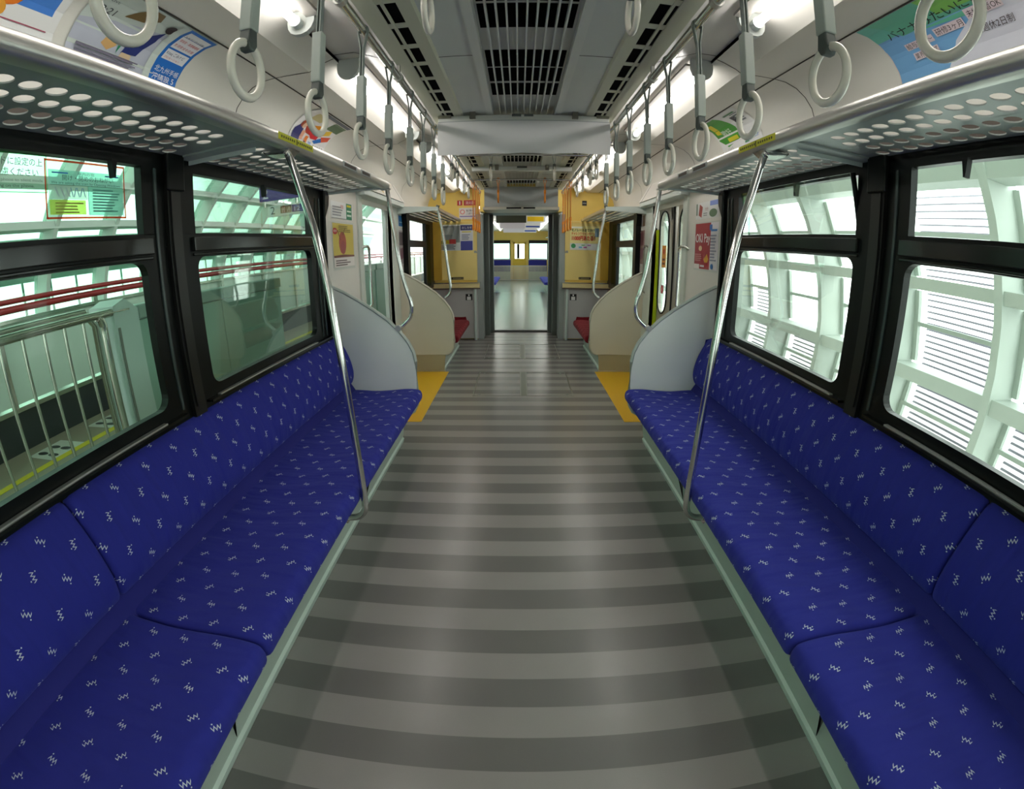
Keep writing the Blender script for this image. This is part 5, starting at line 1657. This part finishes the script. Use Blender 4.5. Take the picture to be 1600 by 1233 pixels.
ACX, ACZ = -2.0, 0.35
IN = arch(ACX, ACZ, 6.02, 4.6, -28, 208, 44)
OUT = arch(ACX, ACZ, 6.40, 4.98, -28, 208, 44)
first = None
for k in range(19):
    y = 2.55 - 1.37 * 5 + 1.37 * k
    lb = 'white curved station roof rib, %s' % (['seventh', 'sixth', 'fifth', 'fourth', 'third', 'second'][k] + ' behind the wide window pillar line' if k < 5 else '%s rib along the train from the near window' % ['first', 'second', 'third', 'fourth', 'fifth', 'sixth', 'seventh', 'eighth', 'ninth', 'tenth', 'eleventh', 'twelfth', 'thirteenth', 'fourteenth'][k - 5])
    if first is None:
        M = MB()
        n = len(IN)
        o0 = len(M.v)
        for yy in (0, 0.085):
            for P in (IN, OUT):
                M.v += [(p, yy, q) for p, q in P]
        for i in range(n - 1):
            M.face([o0 + i, o0 + i + 1, o0 + n + i + 1, o0 + n + i])
            M.face([o0 + 2 * n + i, o0 + 2 * n + i + 1, o0 + 3 * n + i + 1, o0 + 3 * n + i])
            M.face([o0 + i, o0 + i + 1, o0 + 2 * n + i + 1, o0 + 2 * n + i])
            M.face([o0 + n + i, o0 + n + i + 1, o0 + 3 * n + i + 1, o0 + 3 * n + i])
        first = link('roof_rib', M, P_RIB, smooth=40)
        first.location.y = y
        tag(first, lb, 'roof rib', 'station roof ribs')
    else:
        c = first.copy()
        COL.objects.link(c)
        c.location.y = y
        c['label'] = lb
# purlins along the vault
def on_arch(z, side, rx=6.05, rz=4.63):
    q = max(-1, min(1, (z - ACZ) / rz))
    return ACX + side * rx * math.sqrt(1 - q * q)


pl = [(1, 0.40, 0.145, 'second lowest'), (1, 1.335, 0.12, 'at eye level'), (1, 2.29, 0.13, 'above eye level'), (1, -0.6, 0.17, 'lowest'), (1, 3.2, 0.14, 'high'), (1, 4.1, 0.14, 'near the crown')]
for side, z, h_, nm in pl:
    x = on_arch(z, side)
    tilt = 0.14 * (z - 0.35)
    M = MB().prism([(x, z - h_ / 2), (x + 0.30, z - h_ / 2), (x + 0.30 - tilt * 0.4, z + h_ / 2), (x - tilt * 0.15, z + h_ / 2)], -12, 24, 'y')
    o = link('roof_purlin', M, P_RIB)
    tag(o, 'white horizontal roof beam %s outside the right windows' % nm, 'roof beam', 'station roof beams')
for z, nm in ((2.45, 'lowest'), (3.05, 'second'), (3.62, 'third'), (4.3, 'fourth'), (4.75, 'topmost')):
    x = on_arch(z, -1)
    M = MB().box(x - 0.36, x + 0.02, -12, 24, z - 0.06, z + 0.06)
    o = link('roof_purlin', M, P_RIB)
    tag(o, 'white horizontal roof beam outside the left windows, %s of its side' % nm, 'roof beam', 'station roof beams')
# glazing bars and louvres of the right wall bays
for k in range(14):
    y0 = 2.55 - 1.37 * 4 + 1.37 * k + 0.09
    y1 = y0 + 1.25
    if y0 > 12:
        break
    nm = 'bay number %d' % k
    where = ['far behind the viewer', 'behind the viewer', 'just behind the viewer', 'beside the viewer', 'in the near right window', 'behind the right window pillar', 'in the far right window', 'at the end of the far right window', 'in line with the right doors', 'past the right doors', 'by the short right window', 'past the short right window', 'farthest'][min(k, 12)]
    t = thing('glazing_frame', (4.2, (y0 + y1) / 2, 1), 'white glazing frame between roof ribs, bay %s' % where, 'window frame', 'glazing frames of the station wall')
    for (a, b) in ((-0.5, 0.31), (0.49, 1.26), (1.41, 2.21), (2.37, 3.1)):
        xm = on_arch((a + b) / 2, 1) + 0.30
        M = MB()
        tl = (on_arch(b, 1) - on_arch(a, 1))
        for (p, q) in ((y0 + 0.0, y0 + 0.035), (y1 - 0.03, y1 + 0.03)):
            M.prism([(xm - tl / 2, a), (xm - tl / 2 + 0.05, a), (xm + tl / 2 + 0.05, b), (xm + tl / 2, b)], p, q, 'y')
        mz = {-0.5: 0.0, 0.49: 0.90, 1.41: 1.84, 2.37: 2.75}[a]
        if 1:
            M.box(xm, xm + 0.05, y0, y1, mz - 0.022, mz + 0.022)
        link('glazing_bar', M, P_RIB, t)
    louv = {4: (-0.5, 2.21), 3: (-0.5, 2.21), 2: (-0.5, 2.2), 6: (-0.5, 0.30), 7: (-0.5, 0.88), 8: (-0.5, 0.88), 5: (-0.5, 0.3)}.get(k)
    if louv:
        o = thing('louvre_screen', (4.45, (y0 + y1) / 2, 0.5), 'fine white louvre screen behind the glazing, bay %s' % where, 'louvres', 'louvre screens of the station wall')
        M = MB()
        z = louv[0]
        while z < louv[1]:
            x = on_arch(z, 1) + 0.42
            M.prism([(x, z), (x + 0.006, z), (x + 0.026, z + 0.02), (x + 0.02, z + 0.02)], y0 + 0.12, y1 - 0.05, 'y')
            z += 0.064
        link('slats', M, mat('louvre_grey', srgb(128, 126, 138), 0.6), o)
o = link('track_bed', MB().box(-1.6, 12, -14, 30, -1.3, -1.15), mat('bounce_concrete', srgb(214, 216, 210), 0.8))  # sunlight put into the colour: ground paled to bounce light up at the car
tag(o, 'concrete trackway below the right windows, coloured as if sunlit', 'ground', kind='structure')
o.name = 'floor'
# roof skin over the platform half of the vault: greenish glazing and an unseen solid crown added to dim the platform side
SKIN = arch(ACX, ACZ, 6.30, 4.88, 86, 208, 30)
M = MB()
M.prism(SKIN + [(x * 1.0 + (x - ACX) * 0.004, z + (z - ACZ) * 0.004) for x, z in SKIN][::-1], -12, 24, 'y')
o = link('roof_glazing', M, MATS['green_glass'])
tag(o, 'greenish curved glazing of the station roof above the platform', 'roof glazing')
CR = arch(ACX, ACZ, 6.6, 5.2, 62, 122, 14)
o = link('sky_blocker', MB().prism(CR + [(x, z + 0.08) for x, z in CR][::-1], -12, 24, 'y'), P_WHITE)
tag(o, 'unseen white sky blocker added above the train to dim the platform side', 'roof')
# signs on the platform
t = thing('platform_sign', (-4.0, 7.3, 2.4), 'purple hanging platform sign with a white number 2', 'sign')
o = printed('sign_face', front_map(-4.19, 6.9, 2.355), 1.25, 0.26, [('t', (240, 240, 246), '2', 0.05, 0.04, 0.24), ('t', (220, 214, 240), '平和通・小倉方面', 0.62, 0.15, 0.07, 0.55), ('r', (200, 190, 226), 0.62, 0.09, 1.1, 0.11)], PURPLE, t, thick=0.05)
t = thing('departure_board', (-4.0, 7.0, 2.15), 'white departure board with coloured lit characters below the purple sign', 'sign')
o = printed('board_face', front_map(-4.10, 7.0, 2.10), 1.1, 0.18, [('t', (50, 60, 56), '2', 0.05, 0.04, 0.18), ('r', (90, 60, 60), 0.24, 0.04, 0.44, 0.16), ('r', (84, 84, 140), 0.45, 0.04, 0.78, 0.16), ('r', (150, 80, 50), 0.79, 0.04, 1.0, 0.16), ('t', (240, 220, 200), '普通', 0.25, 0.055, 0.1, 0.18), ('t', (220, 220, 250), '12:26', 0.47, 0.06, 0.1, 0.29), ('t', (250, 220, 200), '企救', 0.8, 0.055, 0.1, 0.18)], cm(206, 220, 212), t, thick=0.05)
for nm in ('platform_sign', 'departure_board'):
    tt = bpy.data.objects[nm]
    z0 = 2.61 if nm == 'platform_sign' else 2.28
    link('hanger', MB().tube([(-3.6, 6.93 if z0 > 2.4 else 7.03, z0), (-3.6, 6.93 if z0 > 2.4 else 7.03, 4.7)], 0.02, 6).tube([(-4.2, 6.93 if z0 > 2.4 else 7.03, z0), (-4.2, 6.93 if z0 > 2.4 else 7.03, 4.7)], 0.02, 6), P_STEEL, tt)
